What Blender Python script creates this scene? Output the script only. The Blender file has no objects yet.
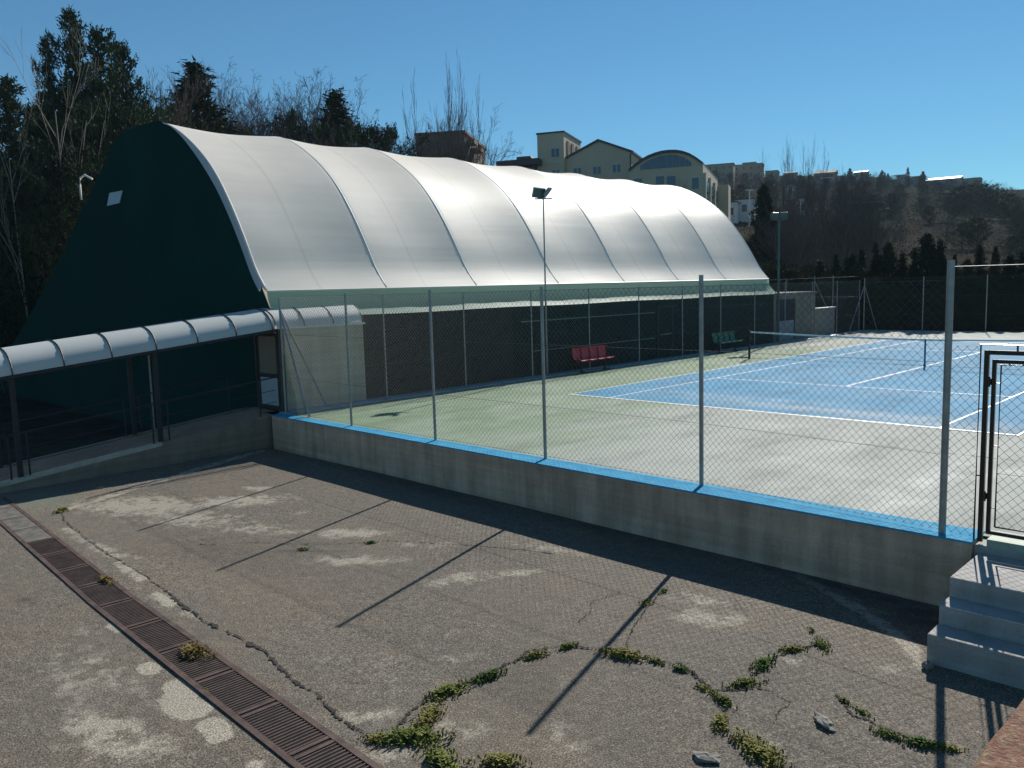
import bpy, math, random
import numpy as np
from mathutils import Vector, Matrix

# ------------------------------------------------------------------ camera, sky, sun, exposure
S = bpy.context.scene
COL = S.collection
CAMP = dict(f=819.86, yaw=-0.7794, pitch=-0.1159, roll=-0.0282, loc=(14.8104, -17.1827, 2.9751))

def cam_axes(yaw, pitch, roll):
    cy, sy, cp, sp = math.cos(yaw), math.sin(yaw), math.cos(pitch), math.sin(pitch)
    f = np.array([sy*cp, cy*cp, sp]); r = np.array([cy, -sy, 0.0]); u = np.cross(r, f)
    cr, sr = math.cos(roll), math.sin(roll)
    return np.array([cr*r + sr*u, -sr*r + cr*u, f])
RM = cam_axes(CAMP['yaw'], CAMP['pitch'], CAMP['roll'])
CL = np.array(CAMP['loc'])
cam = bpy.data.cameras.new('camera'); camo = bpy.data.objects.new('camera', cam); COL.objects.link(camo)
cam.sensor_width = 36.0; cam.lens = CAMP['f']/1024*36.0; cam.clip_start = 0.05; cam.clip_end = 6000
camo.matrix_world = Matrix(((RM[0][0], RM[1][0], -RM[2][0], CL[0]), (RM[0][1], RM[1][1], -RM[2][1], CL[1]),
                            (RM[0][2], RM[1][2], -RM[2][2], CL[2]), (0, 0, 0, 1)))
S.camera = camo

SUN_EL = math.radians(33.8); SUN_AZ = math.atan2(-0.296, 0.955)      # azimuth from +Y towards +X
W = bpy.data.worlds.new('World'); S.world = W; W.use_nodes = True
wn = W.node_tree; wn.nodes.clear()
sky = wn.nodes.new('ShaderNodeTexSky'); sky.sky_type = 'NISHITA'; sky.sun_disc = False
sky.sun_elevation = SUN_EL; sky.sun_rotation = SUN_AZ; sky.altitude = 700; sky.air_density = 1.0; sky.dust_density = 0.0; sky.ozone_density = 3.0
bg = wn.nodes.new('ShaderNodeBackground'); bg.inputs[1].default_value = 0.064
wo = wn.nodes.new('ShaderNodeOutputWorld')
tint = wn.nodes.new('ShaderNodeMix'); tint.data_type = 'RGBA'; tint.blend_type = 'MULTIPLY'; tint.inputs[0].default_value = 1.0
tint.inputs[7].default_value = (0.56, 0.97, 1.06, 1)
wn.links.new(sky.outputs[0], tint.inputs[6]); wn.links.new(tint.outputs[2], bg.inputs[0]); wn.links.new(bg.outputs[0], wo.inputs[0])
sl = bpy.data.lights.new('sun', 'SUN'); sl.energy = 4.9; sl.angle = math.radians(0.53); sl.color = (1.0, 0.95, 0.87)
slo = bpy.data.objects.new('sun', sl); COL.objects.link(slo)
sd = Vector((math.sin(SUN_AZ)*math.cos(SUN_EL), math.cos(SUN_AZ)*math.cos(SUN_EL), math.sin(SUN_EL)))
slo.rotation_euler = sd.to_track_quat('Z', 'Y').to_euler(); slo.location = (0, 0, 40)
S.view_settings.view_transform = 'Standard'; S.view_settings.look = 'None'
S.view_settings.exposure = 0.4; S.view_settings.gamma = 1.0; S.view_settings.use_curve_mapping = False
S.render.engine = 'CYCLES'
S.cycles.max_bounces = 8; S.cycles.transparent_max_bounces = 8

# ------------------------------------------------------------------ pixel helpers (measuring the photograph)
def ray(u, v): return np.array([(u-512)/CAMP['f'], (384-v)/CAMP['f'], 1.0]) @ RM
def at(u, v, D):
    d = ray(u, v); return CL + d*(D/math.hypot(d[0], d[1]))
def on_plane(u, v, p, n):
    d = ray(u, v); return CL + d*(np.dot(np.array(p)-CL, n)/np.dot(d, n))
def sstep(a, b, x):
    t = np.clip((x-a)/(b-a), 0, 1); return t*t*(3-2*t)

# ------------------------------------------------------------------ materials
def new_mat(name):
    m = bpy.data.materials.new(name); m.use_nodes = True
    nt = m.node_tree; b = nt.nodes['Principled BSDF']
    return m, nt, b
def nd(nt, t, **kw):
    n = nt.nodes.new(t)
    for k, v in kw.items(): setattr(n, k, v)
    return n
def coords(nt, scale=(1, 1, 1)):
    g = nd(nt, 'ShaderNodeNewGeometry'); mp = nd(nt, 'ShaderNodeMapping'); mp.inputs['Scale'].default_value = scale
    nt.links.new(g.outputs['Position'], mp.inputs['Vector']); return mp.outputs[0]
def objcoords(nt, scale=(1, 1, 1)):
    g = nd(nt, 'ShaderNodeTexCoord'); mp = nd(nt, 'ShaderNodeMapping'); mp.inputs['Scale'].default_value = scale
    nt.links.new(g.outputs['Object'], mp.inputs['Vector']); return mp.outputs[0]
def noise(nt, vec, scale, detail=4, rough=0.55):
    n = nd(nt, 'ShaderNodeTexNoise'); n.inputs['Scale'].default_value = scale
    n.inputs['Detail'].default_value = detail; n.inputs['Roughness'].default_value = rough
    nt.links.new(vec, n.inputs['Vector']); return n.outputs['Fac']
def ramp(nt, fac, stops):
    r = nd(nt, 'ShaderNodeValToRGB'); e = r.color_ramp.elements
    while len(e) < len(stops): e.new(0.5)
    for i, (p, c) in enumerate(stops):
        e[i].position = p; e[i].color = (c if len(c) == 4 else (*c, 1))
    nt.links.new(fac, r.inputs[0]); return r.outputs[0]
def mixc(nt, fac, a, b, mode='MIX'):
    m = nd(nt, 'ShaderNodeMix', data_type='RGBA', blend_type=mode)
    for s, v in ((m.inputs[0], fac), (m.inputs[6], a), (m.inputs[7], b)):
        if isinstance(v, (int, float)): s.default_value = v
        elif isinstance(v, tuple): s.default_value = (*v, 1) if len(v) == 3 else v
        else: nt.links.new(v, s)
    return m.outputs[2]
def mth(nt, op, a, b=None, c=None):
    m = nd(nt, 'ShaderNodeMath', operation=op)
    for i, v in enumerate((a, b, c)):
        if v is None: continue
        if isinstance(v, (int, float)): m.inputs[i].default_value = v
        else: nt.links.new(v, m.inputs[i])
    return m.outputs[0]
def bump(nt, b, h, strength=0.3, dist=0.02):
    n = nd(nt, 'ShaderNodeBump'); n.inputs['Strength'].default_value = strength; n.inputs['Distance'].default_value = dist
    nt.links.new(h, n.inputs['Height']); nt.links.new(n.outputs[0], b.inputs['Normal'])
def simple(name, col, rough=0.6, var=0.25, scale=6.0, metal=0.0, spec=0.5, bmp=0.0, bscale=30, obj=False):
    m, nt, b = new_mat(name)
    v = objcoords(nt) if obj else coords(nt)
    f = noise(nt, v, scale, 5, 0.6)
    lo = tuple(c*(1-var) for c in col); hi = tuple(min(1, c*(1+var)) for c in col)
    nt.links.new(ramp(nt, f, [(0.3, lo), (0.7, hi)]), b.inputs['Base Color'])
    b.inputs['Roughness'].default_value = rough; b.inputs['Metallic'].default_value = metal
    b.inputs['Specular IOR Level'].default_value = spec
    if bmp: bump(nt, b, noise(nt, v, bscale, 4), bmp, 0.01)
    return m

M = {}
M['galv'] = simple('galvanised_steel', (0.30, 0.31, 0.31), 0.42, 0.2, 8, 0.75)
M['wire'] = simple('chain_link_wire', (0.085, 0.088, 0.083), 0.55, 0.2, 8, 0.4)
M['old_wire'] = simple('weathered_chain_link_wire', (0.17, 0.175, 0.16), 0.5, 0.2, 8, 0.2)
M['dark_metal'] = simple('dark_paint_metal', (0.018, 0.018, 0.018), 0.6, 0.3, 12)
M['brown_metal'] = simple('brown_paint_metal', (0.03, 0.026, 0.022), 0.4, 0.3, 12)
M['black_gate'] = simple('black_gate_paint', (0.012, 0.013, 0.012), 0.25, 0.3, 12)
M['blue_coping'] = simple('blue_coping_paint', (0.055, 0.32, 0.54), 0.85, 0.25, 3.5, spec=0.06, bmp=0.15, bscale=40)
def coping_mat():
    m, nt, b = new_mat('blue_coping_paint'); v = coords(nt)
    c = ramp(nt, noise(nt, v, 3.5, 5, 0.6), [(0.3, (0.040, 0.25, 0.43)), (0.7, (0.075, 0.36, 0.57))])
    c = mixc(nt, ramp(nt, noise(nt, v, 7, 8, 0.75), [(0.60, (0, 0, 0)), (0.66, (1, 1, 1))]), c, (0.26, 0.33, 0.36))
    c = mixc(nt, ramp(nt, noise(nt, v, 16, 6, 0.7), [(0.64, (0, 0, 0)), (0.68, (1, 1, 1))]), c, (0.24, 0.21, 0.17))
    nt.links.new(c, b.inputs['Base Color']); b.inputs['Roughness'].default_value = 0.85; b.inputs['Specular IOR Level'].default_value = 0.06
    bump(nt, b, noise(nt, v, 40, 4), 0.3, 0.006); return m
M['blue_coping'] = coping_mat()
M['pale_blue'] = simple('faded_blue_paint', (0.22, 0.36, 0.44), 0.6, 0.3, 3)
M['green_fabric'] = None
M['side_green'] = simple('dark_green_wall_cloth', (0.0025, 0.016, 0.0135), 0.8, 0.3, 1.5, spec=0.1)
M['side_grey'] = simple('dark_grey_wall_cloth', (0.012, 0.0115, 0.0095), 0.8, 0.3, 1.5, spec=0.3)
M['white_paint'] = simple('white_paint', (0.72, 0.72, 0.70), 0.5, 0.1, 3)
M['line_white'] = simple('court_line_paint', (0.66, 0.66, 0.63), 0.55, 0.18, 5)
M['red_plastic'] = simple('red_plastic', (0.52, 0.012, 0.02), 0.22, 0.1, 9)
M['green_plastic'] = simple('green_plastic', (0.012, 0.11, 0.06), 0.22, 0.1, 9)
M['net_black'] = simple('net_cord', (0.02, 0.022, 0.025), 0.7, 0.2, 5)
M['teal'] = simple('teal_lamp_paint', (0.055, 0.095, 0.095), 0.4, 0.2, 5)
M['flood_glass'] = simple('floodlight_glass', (0.06, 0.10, 0.085), 0.2, 0.2, 9)
M['school'] = simple('yellow_render', (0.55, 0.46, 0.32), 0.85, 0.1, 0.25)
M['school_light'] = simple('pale_yellow_render', (0.58, 0.51, 0.38), 0.85, 0.1, 0.4)
M['roof_dark'] = simple('dark_roof_sheet', (0.035, 0.036, 0.042), 0.5, 0.2, 1)
M['roof_tile'] = simple('brown_roof_tile', (0.16, 0.08, 0.055), 0.8, 0.3, 1.2)
M['glass_blue'] = simple('window_glass_blue', (0.05, 0.10, 0.17), 0.12, 0.2, 0.6)
M['brick'] = simple('brown_brick', (0.17, 0.115, 0.085), 0.9, 0.25, 0.7)
M['house_grey'] = simple('grey_house_render', (0.26, 0.25, 0.23), 0.9, 0.12, 0.2)
M['house_tan'] = simple('tan_house_render', (0.32, 0.25, 0.17), 0.9, 0.12, 0.2)
M['house_pink'] = simple('pink_house_render', (0.33, 0.22, 0.18), 0.9, 0.12, 0.2)
M['house_white'] = simple('white_house_render', (0.60, 0.60, 0.58), 0.9, 0.08, 0.2)
M['window_dark'] = simple('dark_window', (0.03, 0.035, 0.045), 0.2, 0.2, 0.5)
M['bark'] = simple('grey_brown_bark', (0.13, 0.105, 0.085), 0.9, 0.35, 1.5)
M['dark_bark'] = simple('dark_conifer_bark', (0.045, 0.036, 0.028), 0.95, 0.3, 1.5, spec=0.05)
M['twig_grey'] = simple('lilac_grey_twigs', (0.135, 0.115, 0.115), 0.95, 0.3, 0.5, spec=0.05)
M['bark_pale'] = simple('pale_bark', (0.19, 0.17, 0.145), 0.9, 0.3, 1.5)
M['twig'] = simple('bare_twigs', (0.100, 0.082, 0.070), 0.9, 0.35, 0.5, spec=0.05)
M['hut_block'] = simple('far_hut_render', (0.21, 0.20, 0.165), 0.9, 0.2, 1.2)

def leaf_mat(name, lo, hi, sc):
    m, nt, b = new_mat(name)
    f = noise(nt, coords(nt), sc, 3)
    nt.links.new(ramp(nt, f, [(0.32, lo), (0.7, hi)]), b.inputs['Base Color'])
    b.inputs['Roughness'].default_value = 0.8; b.inputs['Specular IOR Level'].default_value = 0.06
    return m
M['pine'] = leaf_mat('pine_needles', (0.018, 0.036, 0.018), (0.050, 0.076, 0.036), 0.55)
M['cypress'] = leaf_mat('cypress_foliage', (0.012, 0.024, 0.013), (0.036, 0.050, 0.026), 0.7)
M['weed'] = leaf_mat('weed_leaf', (0.085, 0.115, 0.025), (0.22, 0.235, 0.07), 6)
M['weed_yellow'] = leaf_mat('yellow_weed_leaf', (0.12, 0.125, 0.03), (0.30, 0.27, 0.09), 9)
M['weed_dark'] = leaf_mat('dark_weed_leaf', (0.045, 0.085, 0.02), (0.12, 0.17, 0.05), 9)
M['dry_weed'] = leaf_mat('dry_weed_leaf', (0.14, 0.10, 0.03), (0.26, 0.20, 0.08), 6)
M['shrub_leaf'] = leaf_mat('shrub_leaf', (0.035, 0.042, 0.018), (0.10, 0.10, 0.045), 0.9)

# asphalt with worn and darker patches painted into two vertex attributes
def asphalt():
    m, nt, b = new_mat('old_asphalt'); v = coords(nt)
    fine = noise(nt, v, 62, 4, 0.75); mid = noise(nt, v, 9, 5, 0.65); big = noise(nt, v, 0.7, 4, 0.6)
    vor = nd(nt, 'ShaderNodeTexVoronoi'); vor.inputs['Scale'].default_value = 48; nt.links.new(v, vor.inputs['Vector'])
    base = ramp(nt, big, [(0.36, (0.118, 0.110, 0.097)), (0.64, (0.160, 0.128, 0.094))])
    base = mixc(nt, 0.55, base, ramp(nt, mid, [(0.3, (0.078, 0.070, 0.058)), (0.7, (0.190, 0.168, 0.136))]))
    grain = ramp(nt, fine, [(0.33, (0.10, 0.10, 0.10)), (0.5, (0.9, 0.9, 0.9)), (0.66, (2.6, 2.45, 2.2))])
    base = mixc(nt, 1.0, base, grain, 'MULTIPLY')
    stone = ramp(nt, vor.outputs['Color'], [(0.86, (0, 0, 0)), (0.93, (1, 1, 1))])
    base = mixc(nt, mth(nt, 'MULTIPLY', stone, 0.6), base, (0.33, 0.30, 0.25))
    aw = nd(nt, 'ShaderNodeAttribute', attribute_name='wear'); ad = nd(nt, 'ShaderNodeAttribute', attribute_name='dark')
    ag = nd(nt, 'ShaderNodeAttribute', attribute_name='greenish')
    wn_ = noise(nt, v, 3.6, 9, 0.76)
    wm = mth(nt, 'ADD', mth(nt, 'MULTIPLY', aw.outputs['Fac'], 0.5), mth(nt, 'MULTIPLY', mth(nt, 'SUBTRACT', wn_, 0.5), 4.0))
    wm = ramp(nt, mth(nt, 'MULTIPLY', wm, aw.outputs['Fac']), [(0.15, (0, 0, 0)), (0.6, (1, 1, 1))])
    worn = mixc(nt, 0.7, (0.36, 0.33, 0.27), mixc(nt, 1.0, (0.36, 0.33, 0.27), grain, 'MULTIPLY'))
    base = mixc(nt, mth(nt, 'MULTIPLY', wm, 0.85), base, worn)
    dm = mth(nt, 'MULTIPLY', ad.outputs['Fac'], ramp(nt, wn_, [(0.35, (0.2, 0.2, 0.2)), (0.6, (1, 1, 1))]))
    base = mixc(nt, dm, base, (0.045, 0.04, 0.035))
    base = mixc(nt, mth(nt, 'MULTIPLY', ag.outputs['Fac'], 0.7), base, (0.13, 0.17, 0.13))
    nt.links.new(base, b.inputs['Base Color']); b.inputs['Roughness'].default_value = 0.85; b.inputs['Specular IOR Level'].default_value = 0.3
    h = mth(nt, 'ADD', mth(nt, 'MULTIPLY', fine, 0.8), mth(nt, 'MULTIPLY', mid, 1.2))
    bump(nt, b, h, 0.8, 0.014)
    return m
M['asphalt'] = asphalt()

def court(name, lo, hi, grey_tone, rough, damt):
    m, nt, b = new_mat(name); v = coords(nt)
    big = noise(nt, v, 0.35, 5, 0.6); mid = noise(nt, v, 2.2, 6, 0.65); fine = noise(nt, v, 60, 2, 0.6)
    st = noise(nt, coords(nt, (0.5, 0.12, 1)), 1.6, 5, 0.6)
    base = ramp(nt, mid, [(0.3, lo), (0.72, hi)])
    d = mth(nt, 'ADD', mth(nt, 'MULTIPLY', big, 0.6), mth(nt, 'MULTIPLY', st, 0.5))
    at_ = nd(nt, 'ShaderNodeAttribute', attribute_name='dust')
    d = ramp(nt, mth(nt, 'ADD', d, mth(nt, 'MULTIPLY', at_.outputs['Fac'], 0.5)), [(0.45, (0, 0, 0)), (0.98, (1, 1, 1))])
    base = mixc(nt, mth(nt, 'MULTIPLY', d, damt), base, grey_tone)
    pl = nd(nt, 'ShaderNodeAttribute', attribute_name='pale')
    pm = mth(nt, 'MULTIPLY', pl.outputs['Fac'], ramp(nt, noise(nt, v, 1.6, 7, 0.7), [(0.36, (0, 0, 0)), (0.62, (1, 1, 1))]))
    base = mixc(nt, pm, base, (0.56, 0.565, 0.54))
    sc_ = ramp(nt, noise(nt, coords(nt, (0.9, 0.35, 1)), 1.1, 6, 0.7), [(0.30, (0.62, 0.63, 0.62)), (0.5, (1.0, 1.0, 1.0)), (0.75, (1.16, 1.16, 1.16))])
    base = mixc(nt, 0.75, base, mixc(nt, 1.0, base, sc_, 'MULTIPLY'))
    base = mixc(nt, 0.25, base, mixc(nt, 1.0, base, ramp(nt, fine, [(0.35, (0.5, 0.5, 0.5)), (0.65, (1.4, 1.4, 1.4))]), 'MULTIPLY'))
    nt.links.new(base, b.inputs['Base Color'])
    b.inputs['Roughness'].default_value = rough; b.inputs['Specular IOR Level'].default_value = 0.15
    bump(nt, b, fine, 0.25, 0.003)
    return m
M['court_green'] = court('court_surround_paint', (0.155, 0.235, 0.140), (0.205, 0.285, 0.185), (0.37, 0.39, 0.36), 0.85, 0.97)
M['court_blue'] = court('court_blue_paint', (0.045, 0.235, 0.415), (0.070, 0.285, 0.465), (0.27, 0.36, 0.41), 0.85, 0.5)

def concrete(name, lo, hi, streak=0.5, sc=1.4):
    m, nt, b = new_mat(name); v = coords(nt)
    f = noise(nt, v, sc, 7, 0.65); s = noise(nt, coords(nt, (2.5, 2.5, 0.25)), 1.6, 5, 0.6); g = noise(nt, v, 55, 3, 0.6)
    h = noise(nt, coords(nt, (0.12, 0.12, 5)), 1.2, 4, 0.6)
    c = ramp(nt, f, [(0.28, lo), (0.72, hi)])
    c = mixc(nt, streak, c, mixc(nt, 1.0, c, ramp(nt, s, [(0.35, (0.5, 0.48, 0.45)), (0.62, (1.15, 1.15, 1.15))]), 'MULTIPLY'))
    c = mixc(nt, 0.5, c, mixc(nt, 1.0, c, ramp(nt, h, [(0.4, (0.75, 0.74, 0.72)), (0.6, (1.1, 1.1, 1.1))]), 'MULTIPLY'))
    c = mixc(nt, 0.35, c, mixc(nt, 1.0, c, ramp(nt, g, [(0.3, (0.6, 0.6, 0.6)), (0.7, (1.3, 1.3, 1.3))]), 'MULTIPLY'))
    nt.links.new(c, b.inputs['Base Color']); b.inputs['Roughness'].default_value = 0.85
    bump(nt, b, mth(nt, 'ADD', g, f), 0.3, 0.008); return m
M['wall_concrete'] = concrete('cast_concrete_wall', (0.48, 0.315, 0.215), (0.72, 0.50, 0.36))
M['step_concrete'] = concrete('grey_step_concrete', (0.30, 0.295, 0.28), (0.43, 0.42, 0.40), 0.3)
M['ramp_concrete'] = concrete('ramp_concrete', (0.22, 0.16, 0.11), (0.34, 0.26, 0.185), 0.3)
M['pale_patch'] = concrete('pale_cement_patch', (0.23, 0.215, 0.175), (0.38, 0.355, 0.29), 0.1, 4)
M['hut_wall'] = concrete('beige_rendered_wall', (0.52, 0.43, 0.31), (0.66, 0.56, 0.42), 0.35, 1.0)

def membrane(name, col, trans, seams):
    m, nt, b = new_mat(name); v = coords(nt)
    uvn = nd(nt, 'ShaderNodeUVMap', uv_map='panel'); sx = nd(nt, 'ShaderNodeSeparateXYZ'); nt.links.new(uvn.outputs[0], sx.inputs[0])
    f = noise(nt, v, 0.8, 5, 0.6)
    c = ramp(nt, f, [(0.3, tuple(x*0.93 for x in col)), (0.7, col)])
    if seams:
        fr = mth(nt, 'FRACT', sx.outputs[0])
        d = mth(nt, 'ABSOLUTE', mth(nt, 'SUBTRACT', fr, 0.42))
        ln = ramp(nt, d, [(0.0, (0.87, 0.865, 0.85)), (0.008, (0.92, 0.92, 0.91)), (0.016, (1, 1, 1))])
        c = mixc(nt, 1.0, c, ln, 'MULTIPLY')
        streak = noise(nt, coords(nt, (1.0, 0.16, 3.0)), 1.0, 6, 0.65)
        c = mixc(nt, 1.0, c, ramp(nt, streak, [(0.32, (0.94, 0.935, 0.92)), (0.6, (1, 1, 1))]), 'MULTIPLY')
        wr = noise(nt, coords(nt, (1.4, 0.22, 5.0)), 1.1, 4, 0.55)
        bump(nt, b, wr, 0.06, 0.05)
    b.inputs['Roughness'].default_value = 0.52; b.inputs['Specular IOR Level'].default_value = 0.42
    nt.links.new(c, b.inputs['Base Color'])
    t = nd(nt, 'ShaderNodeBsdfTranslucent'); nt.links.new(c, t.inputs[0])
    mx = nd(nt, 'ShaderNodeMixShader'); mx.inputs[0].default_value = trans
    out = nt.nodes['Material Output']
    nt.links.new(b.outputs[0], mx.inputs[1]); nt.links.new(t.outputs[0], mx.inputs[2]); nt.links.new(mx.outputs[0], out.inputs[0])
    return m
M['membrane'] = membrane('white_pvc_membrane', (0.96, 0.905, 0.80), 0.28, True)
M['skirt'] = membrane('mint_pvc_skirt', (0.54, 0.79, 0.63), 0.6, False)
M['polycarb'] = membrane('opal_polycarbonate', (0.72, 0.75, 0.72), 0.3, False)
def green_fabric():
    m, nt, b = new_mat('dark_green_end_fabric')
    f = noise(nt, coords(nt), 0.35, 4); w = noise(nt, coords(nt, (3, 1, 0.3)), 1.1, 4)
    nt.links.new(ramp(nt, f, [(0.3, (0.0022, 0.033, 0.027)), (0.7, (0.0032, 0.046, 0.037))]), b.inputs['Base Color'])
    b.inputs['Roughness'].default_value = 0.85; b.inputs['Specular IOR Level'].default_value = 0.06
    bump(nt, b, w, 0.2, 0.05); return m
M['green_fabric'] = green_fabric()

def terrain_mat():
    m, nt, b = new_mat('winter_hillside'); v = coords(nt)
    a = noise(nt, v, 0.03, 6, 0.7); c = noise(nt, v, 0.25, 6, 0.7); g = noise(nt, v, 2.5, 4, 0.7)
    base = ramp(nt, a, [(0.34, (0.033, 0.032, 0.028)), (0.5, (0.050, 0.046, 0.040)), (0.66, (0.052, 0.056, 0.038))])
    base = mixc(nt, 0.7, base, mixc(nt, 1.0, base, ramp(nt, c, [(0.3, (0.4, 0.4, 0.42)), (0.7, (1.5, 1.45, 1.35))]), 'MULTIPLY'))
    base = mixc(nt, 0.6, base, mixc(nt, 1.0, base, ramp(nt, g, [(0.3, (0.5, 0.5, 0.5)), (0.7, (1.4, 1.4, 1.4))]), 'MULTIPLY'))
    nt.links.new(base, b.inputs['Base Color']); b.inputs['Roughness'].default_value = 1.0; b.inputs['Specular IOR Level'].default_value = 0.0
    return m
M['terrain'] = terrain_mat()
def parapet_mat():
    m, nt, b = new_mat('lichened_terracotta'); v = coords(nt)
    f = noise(nt, v, 11, 8, 0.75); g = noise(nt, v, 38, 7, 0.75); h = noise(nt, v, 90, 3)
    c = ramp(nt, f, [(0.3, (0.20, 0.055, 0.03)), (0.48, (0.30, 0.09, 0.05)), (0.56, (0.30, 0.17, 0.10)), (0.68, (0.38, 0.31, 0.19))])
    c = mixc(nt, 0.7, c, ramp(nt, g, [(0.36, (0.03, 0.022, 0.017)), (0.46, (0.18, 0.085, 0.05)), (0.56, (0.20, 0.16, 0.085)), (0.68, (0.42, 0.36, 0.23))]))
    nt.links.new(c, b.inputs['Base Color']); b.inputs['Roughness'].default_value = 0.9
    bump(nt, b, mth(nt, 'ADD', g, h), 0.8, 0.012); return m
M['parapet'] = parapet_mat()
M['rust'] = simple('rusty_iron', (0.075, 0.046, 0.037), 0.75, 0.5, 7, 0.2, bmp=0.4, bscale=60)
M['rust_pale'] = simple('cement_stained_iron', (0.15, 0.135, 0.115), 0.85, 0.4, 7, 0.0, bmp=0.4, bscale=60)
M['crack'] = simple('crack_dirt', (0.022, 0.018, 0.013), 0.95, 0.4, 9)
M['pit'] = simple('drain_pit', (0.005, 0.0045, 0.004), 0.95, 0.3, 5)  # shade of the pit's depth put into a flat near-black sheet
M['joint'] = simple('court_joint', (0.10, 0.12, 0.09), 0.9, 0.3, 5)
M['stone'] = simple('broken_concrete', (0.21, 0.20, 0.175), 0.9, 0.3, 14, bmp=0.6, bscale=30)
M['pane_beige'] = simple('door_pane_tan', (0.24, 0.21, 0.16), 0.15, 0.1, 2)
M['pane_blue'] = simple('door_panel_pale_blue', (0.42, 0.47, 0.52), 0.3, 0.06, 2)

# ------------------------------------------------------------------ mesh builder
WL = {}                                                     # world location of every root / part
class MB:
    def __init__(s): s.v = []; s.f = []; s.n = 0; s.uv = None
    def add(s, verts, faces):
        verts = np.asarray(verts, float).reshape(-1, 3); s.v.append(verts)
        s.f.extend([tuple(i+s.n for i in fc) for fc in faces]); s.n += len(verts); return s
    def box(s, c, size, rz=0.0, axes=None):
        c = np.array(c, float); h = np.array(size, float)/2
        if axes is None:
            cz, sz = math.cos(rz), math.sin(rz); axes = np.array([[cz, sz, 0], [-sz, cz, 0], [0, 0, 1]])
        p = [c + axes[0]*h[0]*i + axes[1]*h[1]*j + axes[2]*h[2]*k for i in (-1, 1) for j in (-1, 1) for k in (-1, 1)]
        return s.add(p, [(0, 1, 3, 2), (4, 6, 7, 5), (0, 4, 5, 1), (2, 3, 7, 6), (0, 2, 6, 4), (1, 5, 7, 3)])
    def aabb(s, a, b):
        a = np.array(a, float); b = np.array(b, float); return s.box((a+b)/2, np.abs(b-a))
    def tube(s, pts, r, n=6, cap=True):
        pts = [np.array(p, float) for p in pts]; m = len(pts)
        rr = r if isinstance(r, (list, tuple, np.ndarray)) else [r]*m
        vs = []
        for i, p in enumerate(pts):
            t = pts[min(i+1, m-1)] - pts[max(i-1, 0)]; t = t/(np.linalg.norm(t)+1e-12)
            a = np.array([0, 0, 1.0]) if abs(t[2]) < 0.9 else np.array([1.0, 0, 0])
            x = np.cross(t, a); x /= np.linalg.norm(x); y = np.cross(t, x)
            for k in range(n):
                q = 2*math.pi*k/n + math.pi/n; vs.append(p + rr[i]*(math.cos(q)*x + math.sin(q)*y))
        fs = [(i*n+k, i*n+(k+1) % n, (i+1)*n+(k+1) % n, (i+1)*n+k) for i in range(m-1) for k in range(n)]
        if cap: fs += [tuple(range(n))[::-1], tuple((m-1)*n+k for k in range(n))]
        return s.add(vs, fs)
    def prism(s, poly, z0, z1):
        n = len(poly); vs = [(x, y, z0) for x, y in poly] + [(x, y, z1) for x, y in poly]
        fs = [tuple(range(n))[::-1], tuple(range(n, 2*n))] + [(i, (i+1) % n, n+(i+1) % n, n+i) for i in range(n)]
        return s.add(vs, fs)
    def extrude(s, poly3, vec):
        poly3 = np.asarray(poly3, float); n = len(poly3); vec = np.array(vec, float)
        return s.add(np.vstack([poly3, poly3+vec]), [tuple(range(n))[::-1], tuple(range(n, 2*n))] + [(i, (i+1) % n, n+(i+1) % n, n+i) for i in range(n)])
    def grid(s, P):                                        # P: (a, b, 3)
        a, b = P.shape[:2]
        return s.add(P.reshape(-1, 3), [(i*b+j, (i+1)*b+j, (i+1)*b+j+1, i*b+j+1) for i in range(a-1) for j in range(b-1)])
    def quad(s, *p): return s.add(p, [tuple(range(len(p)))])
    def build(s, name, mat, parent=None, loc=None, smooth=False, bevel=0.0):
        V = np.vstack(s.v) if s.v else np.zeros((0, 3))
        if parent is not None: o0 = np.array(WL[parent.name])
        elif loc is not None: o0 = np.array(loc, float)
        else: o0 = np.array([(V[:, 0].min()+V[:, 0].max())/2, (V[:, 1].min()+V[:, 1].max())/2, V[:, 2].min()])
        me = bpy.data.meshes.new(name); me.from_pydata((V-o0).tolist(), [], s.f); me.update()
        if smooth: me.polygons.foreach_set('use_smooth', [True]*len(me.polygons))
        me.materials.append(mat)
        o = bpy.data.objects.new(name, me); COL.objects.link(o)
        if parent is not None: o.parent = parent
        else: o.location = o0
        WL[o.name] = tuple(o0)
        if bevel:
            bm = o.modifiers.new('bevel', 'BEVEL'); bm.width = bevel; bm.segments = 2; bm.limit_method = 'ANGLE'
        return o
def tag(o, label=None, cat=None, group=None, kind=None):
    if label: o['label'] = label
    if cat: o['category'] = cat
    if group: o['group'] = group
    if kind: o['kind'] = kind
    return o
def thing(name, label, cat, loc, group=None):
    o = bpy.data.objects.new(name, None); o.empty_display_size = 0.2; COL.objects.link(o); o.location = tuple(loc)
    WL[o.name] = tuple(loc); return tag(o, label, cat, group)
def copy_tree(o, loc, rz=0.0, sc=(1, 1, 1), label=None, group=None):
    c = o.copy(); COL.objects.link(c); c.location = tuple(loc); c.rotation_euler = (0, 0, rz); c.scale = sc
    if label: c['label'] = label
    if group: c['group'] = group
    for ch in list(o.children):
        d = ch.copy(); COL.objects.link(d); d.parent = c
        for g in list(ch.children):
            e = g.copy(); COL.objects.link(e); e.parent = d
    return c
def struct(o): o['kind'] = 'structure'; return o

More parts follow.
